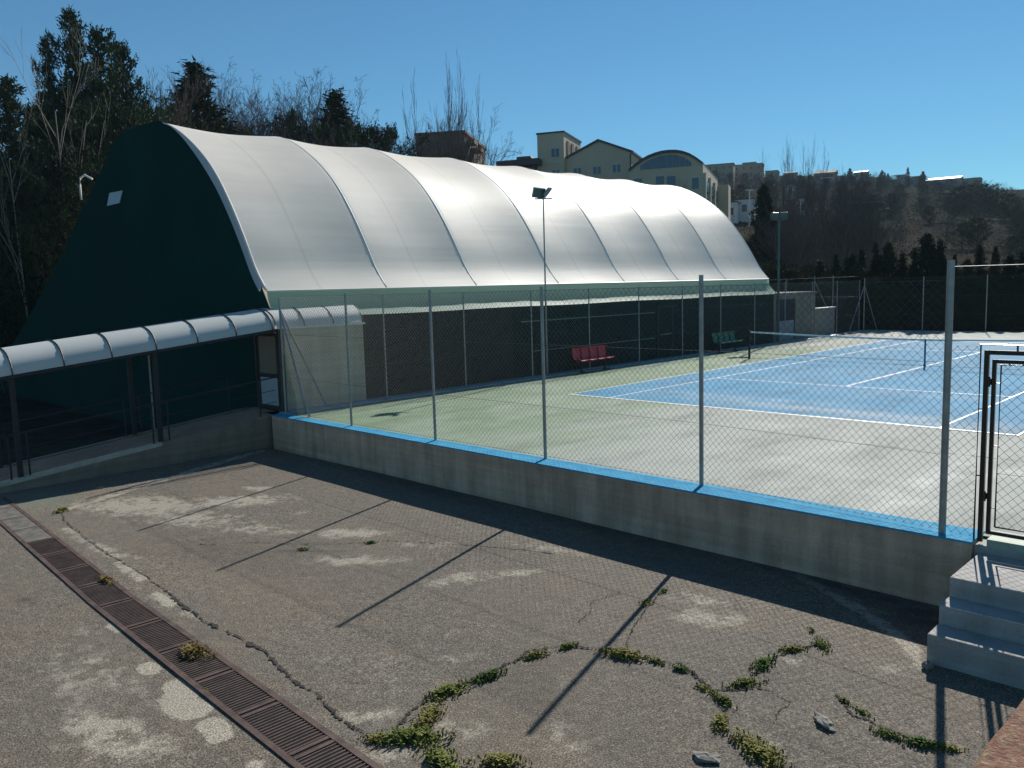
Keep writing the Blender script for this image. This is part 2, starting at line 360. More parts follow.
# ------------------------------------------------------------------ terrain
YARD_Z = -0.82
def hill(x, y):
    x = np.asarray(x, float); y = np.asarray(y, float)
    dx, dy = x-CL[0], y-CL[1]; r = np.hypot(dx, dy); az = np.degrees(np.arctan2(dx, dy))    # view axis at -44.7
    front = sstep(-150, -95, az)*(1-sstep(25, 80, az))
    slope = np.interp(az, [-120, -80, -60, -45, -32, -22, -14, 10], [0.136, 0.147, 0.153, 0.154, 0.148, 0.136, 0.109, 0.085])
    r0 = np.interp(az, [-90, -60, -45, -32, -20], [44, 52, 66, 72, 78])
    rr = np.clip(r-r0, 0, None); top = 470.0
    up = np.where(rr < top, rr, top + (rr-top)*np.exp(-(rr-top)/160.0)*0.2)
    h = slope*up*sstep(0, 45, rr)*front
    h += (np.sin(x*0.031+1.3)*np.cos(y*0.027)*1.4 + np.sin(x*0.11+y*0.07)*0.35)*sstep(20, 120, rr)*front
    ex = np.maximum(np.maximum(-31.0-x, x-32.0), 0); ey = np.maximum(y-31.0, 0)
    edge = sstep(0.0, 4.0, np.hypot(ex, ey))
    left = sstep(-30, -8, x)
    return -1.3 + edge*(1.2+h)
def H(x, y): return float(hill(x, y))
def build_terrain():
    rs = np.concatenate([np.arange(0, 90, 1.5), 90*np.power(1.035, np.arange(0, 92))]); na = 300
    A = np.linspace(0, 2*math.pi, na+1)
    R, T = np.meshgrid(rs, A, indexing='ij')
    X = CL[0]+R*np.sin(T); Y = CL[1]+R*np.cos(T)
    P = np.stack([X, Y, hill(X, Y)], 2)
    mb = MB(); mb.grid(P); return struct(mb.build('hillside_ground', M['terrain'], smooth=True, loc=(0, 0, 0)))
build_terrain()
def spot(u, r):
    d = ray(u, 290); k = r/math.hypot(d[0], d[1]); x, y = CL[0]+d[0]*k, CL[1]+d[1]*k
    return x, y, H(x, y)
def top_height(u, v, r):                                    # height above ground of a thing whose top shows at (u, v)
    d = ray(u, v); return CL[2] + r*d[2]/math.hypot(d[0], d[1]) - spot(u, r)[2]

# ------------------------------------------------------------------ yard
def add_attr(o, name, vals):
    a = o.data.attributes.new(name, 'FLOAT', 'POINT'); a.data.foreach_set('value', np.asarray(vals, np.float32))
def yard():
    xs = np.arange(-3.9, 15.6, 0.06); ys = np.arange(-17.0, -7.05, 0.06)
    X, Y = np.meshgrid(xs, ys, indexing='ij')
    Z = np.full_like(X, YARD_Z) + 0.003*np.sin(X*1.3+Y*0.7) + 0.002*np.sin(X*0.5-Y*1.9)
    mb = MB(); mb.grid(np.stack([X, Y, Z], 2))
    mb.add([(15.58, -40, YARD_Z), (40, -40, YARD_Z), (40, -7.05, YARD_Z), (15.58, -7.05, YARD_Z)], [(0, 1, 2, 3)])
    mb.add([(-3.9, -40, YARD_Z), (15.58, -40, YARD_Z), (15.58, -17.0, YARD_Z), (-3.9, -17.0, YARD_Z)], [(0, 1, 2, 3)])
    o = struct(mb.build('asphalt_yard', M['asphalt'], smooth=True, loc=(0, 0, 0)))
    x, y = np.append(X.ravel(), [50]*8), np.append(Y.ravel(), [50]*8)
    def splat(lst):
        w = np.zeros_like(x)
        for cx, cy, rx, ry, ang, a in lst:
            c, s = math.cos(math.radians(ang)), math.sin(math.radians(ang))
            p = ((x-cx)*c+(y-cy)*s)/rx; q = (-(x-cx)*s+(y-cy)*c)/ry
            w = np.maximum(w, a*np.exp(-(p*p+q*q)))
        return w
    wear = splat([(-0.5, -11.5, 1.6, 0.8, 30, 1.35), (0.6, -10.2, 1.3, 0.6, 50, 1.2), (1.0, -11.3, 1.8, 0.7, 20, 1.0), (0.0, -9.4, 0.5, 0.25, 30, 1.2), (2.6, -10.9, 1.5, 0.4, 30, 0.9), (6.0, -14.6, 1.5, 0.5, 5, 0.8), (9.6, -12.9, 0.5, 0.3, 40, 0.9), (10.0, -11.5, 0.9, 0.6, 0, 0.55), (8.0, -12.6, 1.4, 0.5, 20, 0.5),
        (7.4, -14.9, 1.1, 0.4, 10, 1.1), (4.9, -14.2, 0.5, 0.2, 10, 0.6), (8.9, -13.15, 0.6, 0.22, 60, 0.9), (9.5, -13.55, 0.5, 0.25, 60, 1.0),
        (10.4, -12.3, 0.45, 0.35, 0, 0.8), (6.9, -10.3, 0.6, 0.3, 60, 1.1), (7.3, -9.7, 0.9, 0.18, 60, 0.95), (5.2, -10.7, 0.9, 0.3, 35, 1.1),
        (4.0, -10.0, 0.8, 0.35, 35, 1.2), (5.4, -9.6, 0.7, 0.25, 40, 0.9), (7.0, -8.6, 0.9, 0.25, 10, 0.8), (10.0, -9.3, 0.6, 0.28, 10, 1.2), (9.7, -8.9, 0.5, 0.3, 20, 0.9),
        (10.3, -8.95, 0.4, 0.2, 0, 0.8), (11.2, -9.7, 0.5, 0.2, 20, 0.7), (12.0, -9.2, 0.4, 0.2, 30, 0.7), (8.6, -11.9, 0.5, 0.15, 60, 0.7), (8.9, -11.0, 0.4, 0.2, 0, 0.5),
        (2.0, -12.9, 1.6, 0.22, 8, 0.8), (5.0, -13.2, 1.6, 0.14, 3, 0.7), (11.7, -11.3, 0.5, 0.3, 0, 0.55), (6.3, -11.7, 1.0, 0.3, 20, 0.45), (2.2, -10.0, 1.2, 0.25, 40, 0.6)])
    dark = splat([(10.6, -7.35, 1.6, 0.30, -8, 0.9), (7.0, -7.3, 2.5, 0.35, -3, 0.8), (2.5, -7.3, 3.5, 0.35, -2, 0.8), (11.9, -7.7, 0.5, 0.4, 0, 0.9), (8.8, -7.9, 2.0, 0.3, 0, 0.4), (10.2, -8.85, 0.16, 0.1, 0, 0.7), (6.3, -9.2, 1.2, 0.5, 10, 0.35), (3.0, -12.0, 1.2, 0.5, 20, 0.4), (9.6, -11.7, 0.5, 0.4, 0, 0.35),  # darker strip along the foot of the wall, then scattered dark patches
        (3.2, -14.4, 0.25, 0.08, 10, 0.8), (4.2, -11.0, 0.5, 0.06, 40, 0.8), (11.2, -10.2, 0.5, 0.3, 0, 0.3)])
    gr = splat([(-2.7, -12.6, 0.9, 0.5, 0, 0.9), (-2.9, -13.2, 0.8, 0.6, 0, 0.6)])
    def seg(lst):
        w = np.zeros_like(x)
        for pts, r_, a in lst:
            for (ax, ay), (bx, by) in zip(pts[:-1], pts[1:]):
                t = np.clip(((x-ax)*(bx-ax)+(y-ay)*(by-ay))/((bx-ax)**2+(by-ay)**2), 0, 1)
                d = np.hypot(x-ax-t*(bx-ax), y-ay-t*(by-ay)); w = np.maximum(w, a*np.exp(-(d/r_)**4))
        return w
    wear = np.maximum(wear, seg([([(-1.35, -12.5), (-2.1, -10.9), (-2.7, -9.6), (-3.1, -8.7), (-3.55, -7.5)], 0.2, 1.0), ([(10.2, -7.35), (11.0, -7.8), (11.6, -8.2), (12.0, -8.6), (12.25, -8.95)], 0.12, 1.1),
        ([(7.0, -14.05), (7.35, -14.22), (7.6, -14.2)], 0.16, 2.6), ([(7.95, -14.2), (8.2, -14.24)], 0.12, 2.4), ([(6.3, -14.1), (6.45, -14.12)], 0.1, 2.0), ([(4.9, -13.95), (5.15, -13.96)], 0.07, 1.3),
        ([(4.3, -13.2), (4.8, -13.22)], 0.09, 1.2), ([(2.6, -13.05), (3.6, -13.1)], 0.1, 1.1), ([(8.85, -14.25), (9.1, -14.3)], 0.1, 1.2), ([(0, -12.95), (2.2, -13.0)], 0.12, 0.8)]))
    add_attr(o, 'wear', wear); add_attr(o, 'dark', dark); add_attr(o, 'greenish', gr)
yard()
rng = np.random.default_rng(7)
def strip(mb, pts, w, z, jit=0.016, sub=34):
    P = []
    for a, b in zip(pts[:-1], pts[1:]):
        for t in np.linspace(0, 1, sub, endpoint=False): P.append(np.array(a)*(1-t)+np.array(b)*t)
    P.append(np.array(pts[-1], float)); P = np.array(P); n = len(P)
    k = np.cumsum(rng.normal(0, jit, (n, 2)), 0); k -= np.linspace(0, 1, n)[:, None]*k[-1]
    P = P + k*0.5 + rng.normal(0, jit*0.25, (n, 2))
    T = np.gradient(P, axis=0); N = np.stack([-T[:, 1], T[:, 0]], 1); N /= np.linalg.norm(N, axis=1)[:, None]+1e-9
    ww = w*np.clip(0.5+rng.normal(0, 0.5, n), 0.06, 1.7); ww[0] = ww[-1] = 0.001
    G = np.zeros((n, 2, 3)); G[:, 0, :2] = P+N*ww[:, None]/2; G[:, 1, :2] = P-N*ww[:, None]/2; G[:, :, 2] = z
    mb.grid(G)
ck = MB(); CZ = YARD_Z+0.009
strip(ck, [(4.2, -13.05), (5.6, -13.15), (7.0, -13.1), (8.2, -13.25), (8.9, -13.3), (9.3, -13.35)], 0.05, CZ)
strip(ck, [(9.35, -13.3), (9.1, -13.0), (8.95, -12.6), (9.1, -12.2), (9.19, -11.8), (9.2, -11.3), (9.35, -10.9), (9.9, -10.7), (10.5, -10.57), (10.95, -10.75), (11.15, -10.95), (11.35, -11.3), (11.8, -11.4)], 0.045, CZ)
strip(ck, [(10.95, -10.75), (11.15, -10.4), (11.08, -9.8), (11.15, -9.3), (11.3, -9.1)], 0.04, CZ)
strip(ck, [(9.9, -10.7), (9.55, -10.0), (9.25, -9.35), (9.15, -8.85)], 0.02, CZ)
strip(ck, [(9.0, -10.35), (8.7, -9.8), (8.8, -9.3)], 0.012, CZ)
strip(ck, [(2.6, -11.9), (3.5, -11.15), (4.2, -10.6), (4.8, -9.9), (6.0, -9.2), (7.2, -8.7)], 0.018, CZ)
strip(ck, [(-1.4, -12.6), (-0.6, -12.75), (0.6, -12.85), (2.4, -12.95), (4.2, -13.05)], 0.022, CZ)
strip(ck, [(11.15, -10.4), (11.6, -10.5), (11.65, -10.9)], 0.015, CZ)
strip(ck, [(11.85, -10.05), (12.1, -10.25), (12.3, -10.3), (12.7, -10.4)], 0.035, CZ)
strip(ck, [(-3.5, -8.0), (-2.9, -8.4), (-2.3, -9.9), (-1.6, -11.6), (-1.2, -12.5)], 0.015, CZ)
tag(ck.build('cracks', M['crack'], loc=(0, 0, 0)), kind='structure')
def blob(mb, cx, cy, rx, ry, ang, z, n=26, rough=0.22):
    a = np.linspace(0, 2*math.pi, n, endpoint=False); k = 1+rng.normal(0, rough, n); k = (k+np.roll(k, 1)*0.6+np.roll(k, -1)*0.3)/1.9
    c, s = math.cos(math.radians(ang)), math.sin(math.radians(ang))
    x = rx*k*np.cos(a); y = ry*k*np.sin(a)
    mb.add(np.stack([cx+x*c-y*s, cy+x*s+y*c, np.full(n, z)], 1), [tuple(range(n))])

# ------------------------------------------------------------------ retaining wall, court
def outer_y(x): return -7.02 - 0.26*(x+3.69)/15.87
rw = thing('retaining_wall', 'low cast concrete wall with blue painted top holding up the court', 'wall', (4.2, -7.0, YARD_Z))
xs = np.linspace(-3.7, 12.18, 24)
mb = MB(); mb.prism([(x, outer_y(x)+0.012) for x in xs]+[(12.18, -6.8), (-3.7, -6.8)], -1.15, -0.012); mb.build('wall_body', M['wall_concrete'], rw)
mb = MB(); mb.prism([(x, outer_y(x)) for x in xs]+[(12.18, -6.73), (-3.7, -6.73)], -0.012, 0.012); mb.build('coping', M['blue_coping'], rw)
gw = thing('threshold_wall', 'short concrete wall under the black gate above the steps', 'wall', (13.1, -7.1, YARD_Z))
mb = MB(); mb.aabb((12.185, -7.19, -1.15), (14.4, -6.75, -0.03)); mb.build('wall_body', M['step_concrete'], gw)
mb = MB(); mb.aabb((12.31, -7.19, -0.03), (14.4, -6.78, 0.05)); mb.build('sill', simple('pale_green_sill', (0.30, 0.38, 0.30), 0.7, 0.2, 5), gw)

def court_sheet():
    xs = np.arange(-4.3, 30.1, 0.4); ys = np.arange(-6.9, 31.6, 0.4)
    X, Y = np.meshgrid(xs, ys, indexing='ij'); mb = MB(); mb.grid(np.stack([X, Y, 0*X], 2))
    o = struct(mb.build('court_surround', M['court_green'], loc=(0, 0, 0)))
    x, y = X.ravel(), Y.ravel(); d = sstep(2.0, 9.0, x+0.15*(y+6))*1.15 + sstep(14, 26, y)*0.75  # greyer towards the right side and the far end
    for cx, cy, rx, ry, a in [(10.5, -3.2, 3, 0.4, 0.5), (8.5, -2.2, 2.5, 0.3, 0.4), (11, -4.6, 2, .4, .5)]: d = d + a*np.exp(-((x-cx)/rx)**2-((y-cy)/ry)**2)
    add_attr(o, 'dust', np.clip(d, 0, 1.4))
    p = 0*x
    for cx, cy, rx, ry, ang, a in [(10.9, -4.6, 2.3, 0.30, 88, 1.3), (8.7, -3.2, 1.3, 0.25, 80, 0.8), (11.9, -3.0, 1.6, 0.4, 40, 0.9), (9.0, -4.6, 2.0, 0.4, -10, 0.6), (13.0, -2.0, 1.5, 0.8, 0, 0.8), (7.5, -1.4, 1.8, 0.3, 0, 0.5), (10.5, -5.8, 1.6, 0.3, 10, 0.7), (4, 27.5, 8, 1.6, 0, 0.6), (-2, 22, 1.0, 4, 0, 0.5)]:
        c, s_ = math.cos(math.radians(ang)), math.sin(math.radians(ang)); q1 = ((x-cx)*c+(y-cy)*s_)/rx; q2 = (-(x-cx)*s_+(y-cy)*c)/ry; p = np.maximum(p, a*np.exp(-q1*q1-q2*q2))
    add_attr(o, 'pale', p)
court_sheet()
def blue():
    xs = np.linspace(0, 10.97, 30); ys = np.linspace(0, 23.77, 60)
    X, Y = np.meshgrid(xs, ys, indexing='ij'); mb = MB(); mb.grid(np.stack([X, Y, 0*X+0.005], 2))
    o = struct(mb.build('court_playing_area', M['court_blue'], loc=(0, 0, 0)))
    x, y = X.ravel(), Y.ravel(); d = 0*x
    for cx, cy, rx, ry, a in [(7, 1.1, 3.5, 0.35, 1.0), (9.5, 0.5, 2, 0.35, 1.1), (4, 1.9, 3, 0.3, 0.6), (8, 22, 6, 3, 0.6), (8.5, 4.7, 1.5, .3, .5)]: d = d + a*np.exp(-((x-cx)/rx)**2-((y-cy)/ry)**2)
    add_attr(o, 'dust', d); add_attr(o, 'pale', np.clip(d*0.45, 0, 0.7))
blue()
mb = MB(); LW = 0.05
def line(x0, y0, x1, y1): mb.quad((x0, y0, 0.010), (x1, y0, 0.010), (x1, y1, 0.010), (x0, y1, 0.010))
line(0, 0, 10.97, 0.10); line(0, 23.67, 10.97, 23.77)
for x in (0, 1.37, 9.55, 10.92): line(x, 0.10, x+LW, 23.67)
line(1.42, 5.46, 9.55, 5.51); line(1.42, 18.26, 9.55, 18.31); line(5.46, 5.51, 5.51, 18.26); line(5.46, 0.10, 5.51, 0.2)
struct(mb.build('court_lines', M['line_white'], loc=(0, 0, 0)))
mb = MB()
strip(mb, [(-3.6, -2.35), (2.0, -2.3), (9.0, -2.35), (14, -2.3)], 0.02, 0.004, 0.004)
struct(mb.build('court_joint', M['joint'], loc=(0, 0, 0)))
mb = MB(); mb.aabb((-3.85, -6.72, 0.0), (-3.45, 28.5, 0.035)); struct(mb.build('court_kerb', M['pale_blue'], loc=(0, 0, 0)))

# ------------------------------------------------------------------ fences
def chain_link(mb, p0, p1, z0, z1, s=0.102, r=0.0022, skew=None):
    p0 = np.array(p0, float); p1 = np.array(p1, float); L = np.linalg.norm(p1-p0); d = (p1-p0)/L; n = np.array([-d[1], d[0]])
    hgt = z1-z0
    for sgn in (1, -1):
        for c in np.arange(-hgt if sgn > 0 else 0, L if sgn > 0 else L+hgt, s):
            a, b = max(0, c), min(L, c+hgt)
            if sgn < 0: a, b = max(0, c-hgt), min(L, c)
            if b-a < 0.02: continue
            za, zb = ((a-c), (b-c)) if sgn > 0 else ((c-a), (c-b))
            o = n*0.0016*sgn
            A = np.array([*(p0+d*a+o), z0+za]); B = np.array([*(p0+d*b+o), z0+zb])
            mb.tube([A, B], r, 3, cap=False)
fence = thing('chain_link_fence', 'near chain-link fence on round steel posts along the blue-topped wall', 'fence', (4.2, -6.9, 0))
POSTS = [(-3.58, -6.68, 2.90, 0.024), (-0.57, -6.78, 2.96, 0.026), (2.36, -6.80, 2.98, 0.028), (5.32, -6.80, 2.98, 0.030), (8.45, -6.83, 3.08, 0.032), (11.83, -7.13, 3.14, 0.040)]
for x, y, h, r in POSTS:
    mb = MB(); mb.tube([(x, y, 0.0), (x, y, h)], r, 14); mb.tube([(x, y, h), (x, y, h+0.012)], r*1.06, 14)
    mb.build('post', M['galv'], fence, smooth=False)
for b in [(-2.61, -6.6, 0.01), (-3.62, -5.45, 0.03)]:
    mb = MB(); mb.tube([(-3.58, -6.68, 2.62), b], 0.028, 8); mb.build('brace', M['galv'], fence)
mb = MB()
FY = [(p[0], p[1]+p[3]+0.006) for p in POSTS]
for a, b in zip(FY[:-1], FY[1:]): chain_link(mb, a, b, 0.03, 2.93)
chain_link(mb, FY[-1], (12.15, -7.12), 0.03, 2.2)
mb.build('wire_mesh', M['wire'], fence)
mb = MB()
for a, b in zip(FY[:-1], FY[1:]):
    for z in (0.05, 0.93, 2.0, 2.93): mb.tube([(*a, z), (*b, z)], 0.0032, 4)
mb.tube([(*FY[-1], 3.08), (16, -7.0, 3.06)], 0.0045, 5)
mb.build('tension_wire', M['wire'], fence)

sf = thing('chain_link_fence', 'side chain-link fence on thin steel posts along the dark green wall of the domed hall', 'fence', (-3.6, 11, 0))
for i in range(12):
    y = -3.5+2.98*i; mb = MB(); mb.tube([(-3.62, y, 0.03), (-3.62, y, 2.9)], 0.022, 10); mb.build('post', M['galv'], sf)
mb = MB(); chain_link(mb, (-3.6, -6.68), (-3.6, 29.3), 0.06, 2.88, 0.102, 0.0024); mb.build('wire_mesh', M['old_wire'], sf)
mb = MB()
for z in (0.08, 1.0, 1.95, 2.88): mb.tube([(-3.6, -6.68, z), (-3.6, 29.3, z)], 0.003, 4)
mb.build('tension_wire', M['wire'], sf)

ff = thing('chain_link_fence', 'far chain-link fence in front of the row of dark evergreens', 'fence', (5, 30.4, 0))
FAR = [(-3.4, 29.4), (-0.6, 30.3), (2.3, 31.0), (5.3, 31.0), (8.3, 31.0), (11.3, 31.0), (14.3, 31.0), (17.3, 31.0), (20, 31)]
for x, y in FAR:
    mb = MB(); mb.tube([(x, y, 0.0), (x, y, 3.0)], 0.026, 10); mb.tube([(x, y, 0.2), (x+0.12, y-0.35, 0.0)], 0.02, 8); mb.build('post', M['galv'], ff)
for b in ((-3.09, 30.52, 0.03), (-3.79, 28.35, 0.03)):
    mb = MB(); mb.tube([(-3.4, 29.4, 2.6), b], 0.022, 8); mb.build('brace', M['galv'], ff)
mb = MB()
for a, b in zip(FAR[:-1], FAR[1:]): chain_link(mb, a, b, 0.05, 2.95, 0.12, 0.002)
mb.build('wire_mesh', M['wire'], ff)
mb = MB()
for a, b in zip(FAR[:-1], FAR[1:]):
    for z in (0.98, 1.95, 2.95): mb.tube([(*a, z), (*b, z)], 0.004, 5)
mb.build('rail', simple('dull_wire', (0.11, 0.11, 0.10), 0.9, 0.1, 3, spec=0.0), ff)
bk = thing('chain_link_fence', 'short length of wire fence on thin posts behind the low wall', 'fence', (-6, 28.8, 0))
for x, y, h in [(-7.6, 28.6, 3.1), (-5.9, 28.6, 3.2), (-4.75, 28.4, 3.2)]:
    mb = MB(); mb.tube([(x, y, 0), (x, y, h)], 0.025, 8); mb.build('post', M['galv'], bk)
mb = MB(); mb.tube([(-5.9, 28.6, 2.9), (-5.2, 29.6, 0.5)], 0.022, 8); mb.build('brace', M['galv'], bk)
mb = MB(); mb.tube([(-9, 28.6, 3.05), (-3.4, 28.4, 3.1)], 0.006, 5); mb.tube([(-9, 28.6, 2.0), (-3.4, 28.4, 2.0)], 0.005, 5); mb.build('tension_wire', M['wire'], bk)

# gate
gt = thing('gate', 'black steel framed wire gate at the top of the concrete steps', 'gate', (13.0, -7.12, 0.02))
def rect_frame(mb, x0, x1, z0, z1, y, t, dpt):
    mb.aabb((x0, y-dpt/2, z0), (x0+t, y+dpt/2, z1)); mb.aabb((x1-t, y-dpt/2, z0), (x1, y+dpt/2, z1))
    mb.aabb((x0+t, y-dpt/2, z1-t), (x1-t, y+dpt/2, z1))
mb = MB(); rect_frame(mb, 12.205, 13.62, 0.0, 2.16, -7.14, 0.05, 0.05); mb.build('frame', M['black_gate'], gt, bevel=0.004)
mb = MB(); mb.tube([(12.165, -7.14, 0.0), (12.165, -7.14, 2.22), (13.66, -7.14, 2.22), (13.66, -7.14, 0.0)], 0.011, 6)
mb.tube([(12.165, -7.14, 0.75), (12.21, -7.14, 0.75)], 0.008, 6); mb.tube([(12.165, -7.14, 1.5), (12.21, -7.14, 1.5)], 0.008, 6); mb.tube([(12.52, -7.14, 2.16), (12.52, -7.14, 2.22)], 0.01, 6)
mb.build('mesh_edge_bar', M['black_gate'], gt)
lf = MB(); rect_frame(lf, 12.285, 13.54, 0.10, 2.06, -7.14, 0.042, 0.042); lf.aabb((12.327, -7.161, 0.10), (13.498, -7.119, 0.142))
leaf = lf.build('leaf', M['black_gate'], gt, bevel=0.004)
mb = MB(); mb.tube([(12.37, -7.14, 0.19), (12.37, -7.14, 2.0), (13.45, -7.14, 2.0), (13.45, -7.14, 0.19), (12.37, -7.14, 0.19)], 0.010, 6)
for z in (0.4, 1.1, 1.8): mb.tube([(12.327, -7.14, z), (12.37, -7.14, z)], 0.006, 5)
for x in np.arange(12.45, 13.45, 0.13): mb.tube([(x, -7.14, 2.0), (x, -7.14, 2.02)], 0.006, 5)
mb.build('inner_bar', M['black_gate'], leaf)
mb = MB(); chain_link(mb, (12.37, -7.14), (13.45, -7.14), 0.19, 2.0); mb.tube([(12.37, -7.14, 0.8), (13.45, -7.14, 0.8)], 0.004, 5); mb.build('wire_mesh', M['wire'], leaf)
for z in (0.5, 1.78):
    mb = MB(); mb.aabb((12.255, -7.175, z), (12.285, -7.11, z+0.07)); mb.tube([(12.27, -7.18, z-0.02), (12.27, -7.18, z+0.09)], 0.012, 8); mb.build('hinge', M['black_gate'], gt)

# steps
st = thing('concrete_steps', 'grey concrete steps climbing to the black gate', 'steps', (13.2, -8.1, YARD_Z))
for (y0, y1, z0, z1) in [(-8.22, -7.19, -1.1, -0.115), (-8.52, -8.22, -1.1, -0.325), (-8.84, -8.52, -1.1, -0.525)]:
    mb = MB(); mb.aabb((12.24+0.012*(y0+8.2), y0, z0), (14.3, y1-0.002, z1)); mb.build('step', M['step_concrete'], st, bevel=0.012)

# ------------------------------------------------------------------ net
net = thing('tennis_net', 'dark tennis net with white top band stretched across the blue court', 'net', (5.485, 11.885, 0))
NX0, NX1 = -0.914, 11.884
for x in (NX0, NX1):
    mb = MB(); mb.tube([(x, 11.885, 0), (x, 11.885, 1.09)], 0.045, 12); mb.tube([(x, 11.885, 1.09), (x, 11.885, 1.11)], 0.05, 12)
    mb.box((x+(0.07 if x < 0 else -0.07), 11.885, 0.75), (0.06, 0.05, 0.12)); mb.build('net_post', M['black_gate'], net)
def netz(x): return 0.914 + 0.156*(abs(x-5.485)/6.399)**1.6
xs = np.linspace(NX0+0.05, NX1-0.05, 41)
mb = MB(); G = np.zeros((41, 2, 3))
for sgn in (1, -1):
    for i, x in enumerate(xs): G[i, 0] = (x, 11.885+sgn*0.006, netz(x)-0.055); G[i, 1] = (x, 11.885+sgn*0.006, netz(x)+0.005)
    mb.grid(G.copy())
for i in range(40): mb.quad((xs[i], 11.879, netz(xs[i])+0.005), (xs[i+1], 11.879, netz(xs[i+1])+0.005), (xs[i+1], 11.891, netz(xs[i+1])+0.005), (xs[i], 11.891, netz(xs[i])+0.005))
mb.build('top_band', M['white_paint'], net)
mb = MB()
for x in np.arange(NX0+0.06, NX1-0.05, 0.05): mb.tube([(x, 11.885, 0.04), (x, 11.885, netz(x)-0.03)], 0.0011, 3, cap=False)
for k in range(1, 19):
    mb.tube([(x, 11.886, 0.02+k*(netz(x)-0.05)/19.0) for x in xs], 0.0011, 3, cap=False)
mb.tube([(x, 11.885, 0.03) for x in xs], 0.006, 4)
mb.build('net_mesh', M['net_black'], net)
mb = MB(); mb.aabb((5.46, 11.87, 0.05), (5.51, 11.90, 0.92)); mb.aabb((5.45, 11.85, 0.0), (5.52, 11.92, 0.06)); mb.build('centre_strap', simple('blue_strap', (0.05, 0.13, 0.28), 0.7, 0.1, 5), net)

# ------------------------------------------------------------------ benches
def seat_bench(name, label, y0, mat, n=4):
    x0 = -3.42; t = thing(name, label, 'bench', (x0, y0+0.95, 0)); wdt = 0.415
    prof = [(-0.17, 0.86), (-0.165, 0.70), (-0.14, 0.52), (-0.09, 0.455), (0.0, 0.44), (0.14, 0.45), (0.22, 0.455), (0.25, 0.43)]
    th = 0.022
    for i in range(n):
        ys = np.linspace(y0+i*0.475, y0+i*0.475+wdt, 7); mb = MB(); P = np.zeros((len(prof), 7, 3)); Q = P.copy()
        for a, (px, pz) in enumerate(prof):
            for b, y in enumerate(ys):
                e = (2*b/6-1)**2; P[a, b] = (x0+px+0.02*e, y, pz+0.015*e); Q[a, b] = P[a, b]+np.array([-th*(1 if a < 4 else 0.2), 0, -th*(0.2 if a < 3 else 1)])
        mb.grid(P); mb.grid(Q[:, ::-1])
        na = len(prof)
        for a in range(na-1): mb.quad(P[a, 0], Q[a, 0], Q[a+1, 0], P[a+1, 0]); mb.quad(P[a, 6], P[a+1, 6], Q[a+1, 6], Q[a, 6])
        for b in range(6): mb.quad(P[0, b], P[0, b+1], Q[0, b+1], Q[0, b]); mb.quad(P[-1, b], Q[-1, b], Q[-1, b+1], P[-1, b+1])
        mb.build('seat_shell', mat, t, smooth=False)
    L = n*0.475
    mb = MB(); mb.aabb((x0-0.02, y0-0.02, 0.36), (x0+0.05, y0+L, 0.42)); mb.build('beam', M['dark_metal'], t)
    for y in (y0+0.28, y0+L-0.3):
        mb = MB(); mb.aabb((x0-0.01, y-0.025, 0.035), (x0+0.04, y+0.025, 0.36)); mb.aabb((x0-0.2, y-0.03, 0.0), (x0+0.22, y+0.03, 0.035)); mb.build('leg', M['dark_metal'], t)
    mb = MB(); mb.tube([(x0+0.02, y0+0.28, 0.12), (x0+0.02, y0+L-0.3, 0.12)], 0.015, 6); mb.build('foot_bar', M['galv'], t)
seat_bench('seat_bench', 'bench of four red plastic seats in front of the dark wall', 4.42, M['red_plastic'])
seat_bench('seat_bench', 'bench of four green plastic seats near the left net post', 13.6, M['green_plastic'])

# ------------------------------------------------------------------ floodlight masts
MX, MY, MZ = -3.98, 3.57, 5.93
fm = thing('floodlight_mast', 'slim steel mast with two floodlights before the dark side wall of the hall', 'light mast', (MX, MY, 0))
mb = MB(); mb.tube([(MX, MY, 0.0), (MX, MY, 2.9), (MX, MY, 2.92), (MX, MY, MZ)], [0.035, 0.033, 0.027, 0.023], 10); mb.build('pole', M['galv'], fm)
dv = np.array([0.711, 0.703, 0.0]); nv = np.array([0.703, -0.711, 0.0]); top = np.array([MX, MY, MZ])
mb = MB(); mb.box(top, (0.58, 0.05, 0.04), axes=np.array([dv, nv, [0, 0, 1]])); mb.build('crossbar', M['galv'], fm)
def flood(c, nrm, upv, w, h):
    nrm = nrm/np.linalg.norm(nrm); sd_ = np.cross(upv, nrm); sd_ /= np.linalg.norm(sd_); up_ = np.cross(nrm, sd_); ax = np.array([sd_, nrm, up_])
    mb = MB(); mb.box(c, (w, 0.08, h), axes=ax)
    for k in range(6): mb.box(c-nrm*0.06+sd_*(k-2.5)*w/6.5, (0.012, 0.05, h*0.85), axes=ax)
    b = mb.build('lamp_head', M['galv'], fm)
    mb = MB(); mb.box(c+nrm*0.042, (w*0.9, 0.006, h*0.86), axes=ax); mb.build('glass', M['flood_glass'], b)
    mb = MB(); mb.tube([c-nrm*0.03-up_*h*0.45, np.array([c[0], c[1], top[2]])], 0.012, 6); mb.build('bracket', M['galv'], b)
flood(top-dv*0.15+np.array([0, 0, 0.20]), nv*0.9+dv*0.25+np.array([0, 0, -0.35]), np.array([0.05, 0.1, 1.0]), 0.42, 0.34)
flood(top+dv*0.14+np.array([0, 0, 0.19]), dv*0.8-nv*0.10+np.array([0, 0, -0.62]), np.array([0, 0, 1.0]), 0.38, 0.34)
lm = thing('floodlight_mast', 'tall teal floodlight post beyond the far end of the domed hall', 'light mast', (-4.25, 20.9, 0))
mb = MB(); mb.tube([(-4.25, 20.9, 0), (-4.25, 20.9, 6.0)], [0.07, 0.05], 12); mb.build('pole', M['teal'], lm)
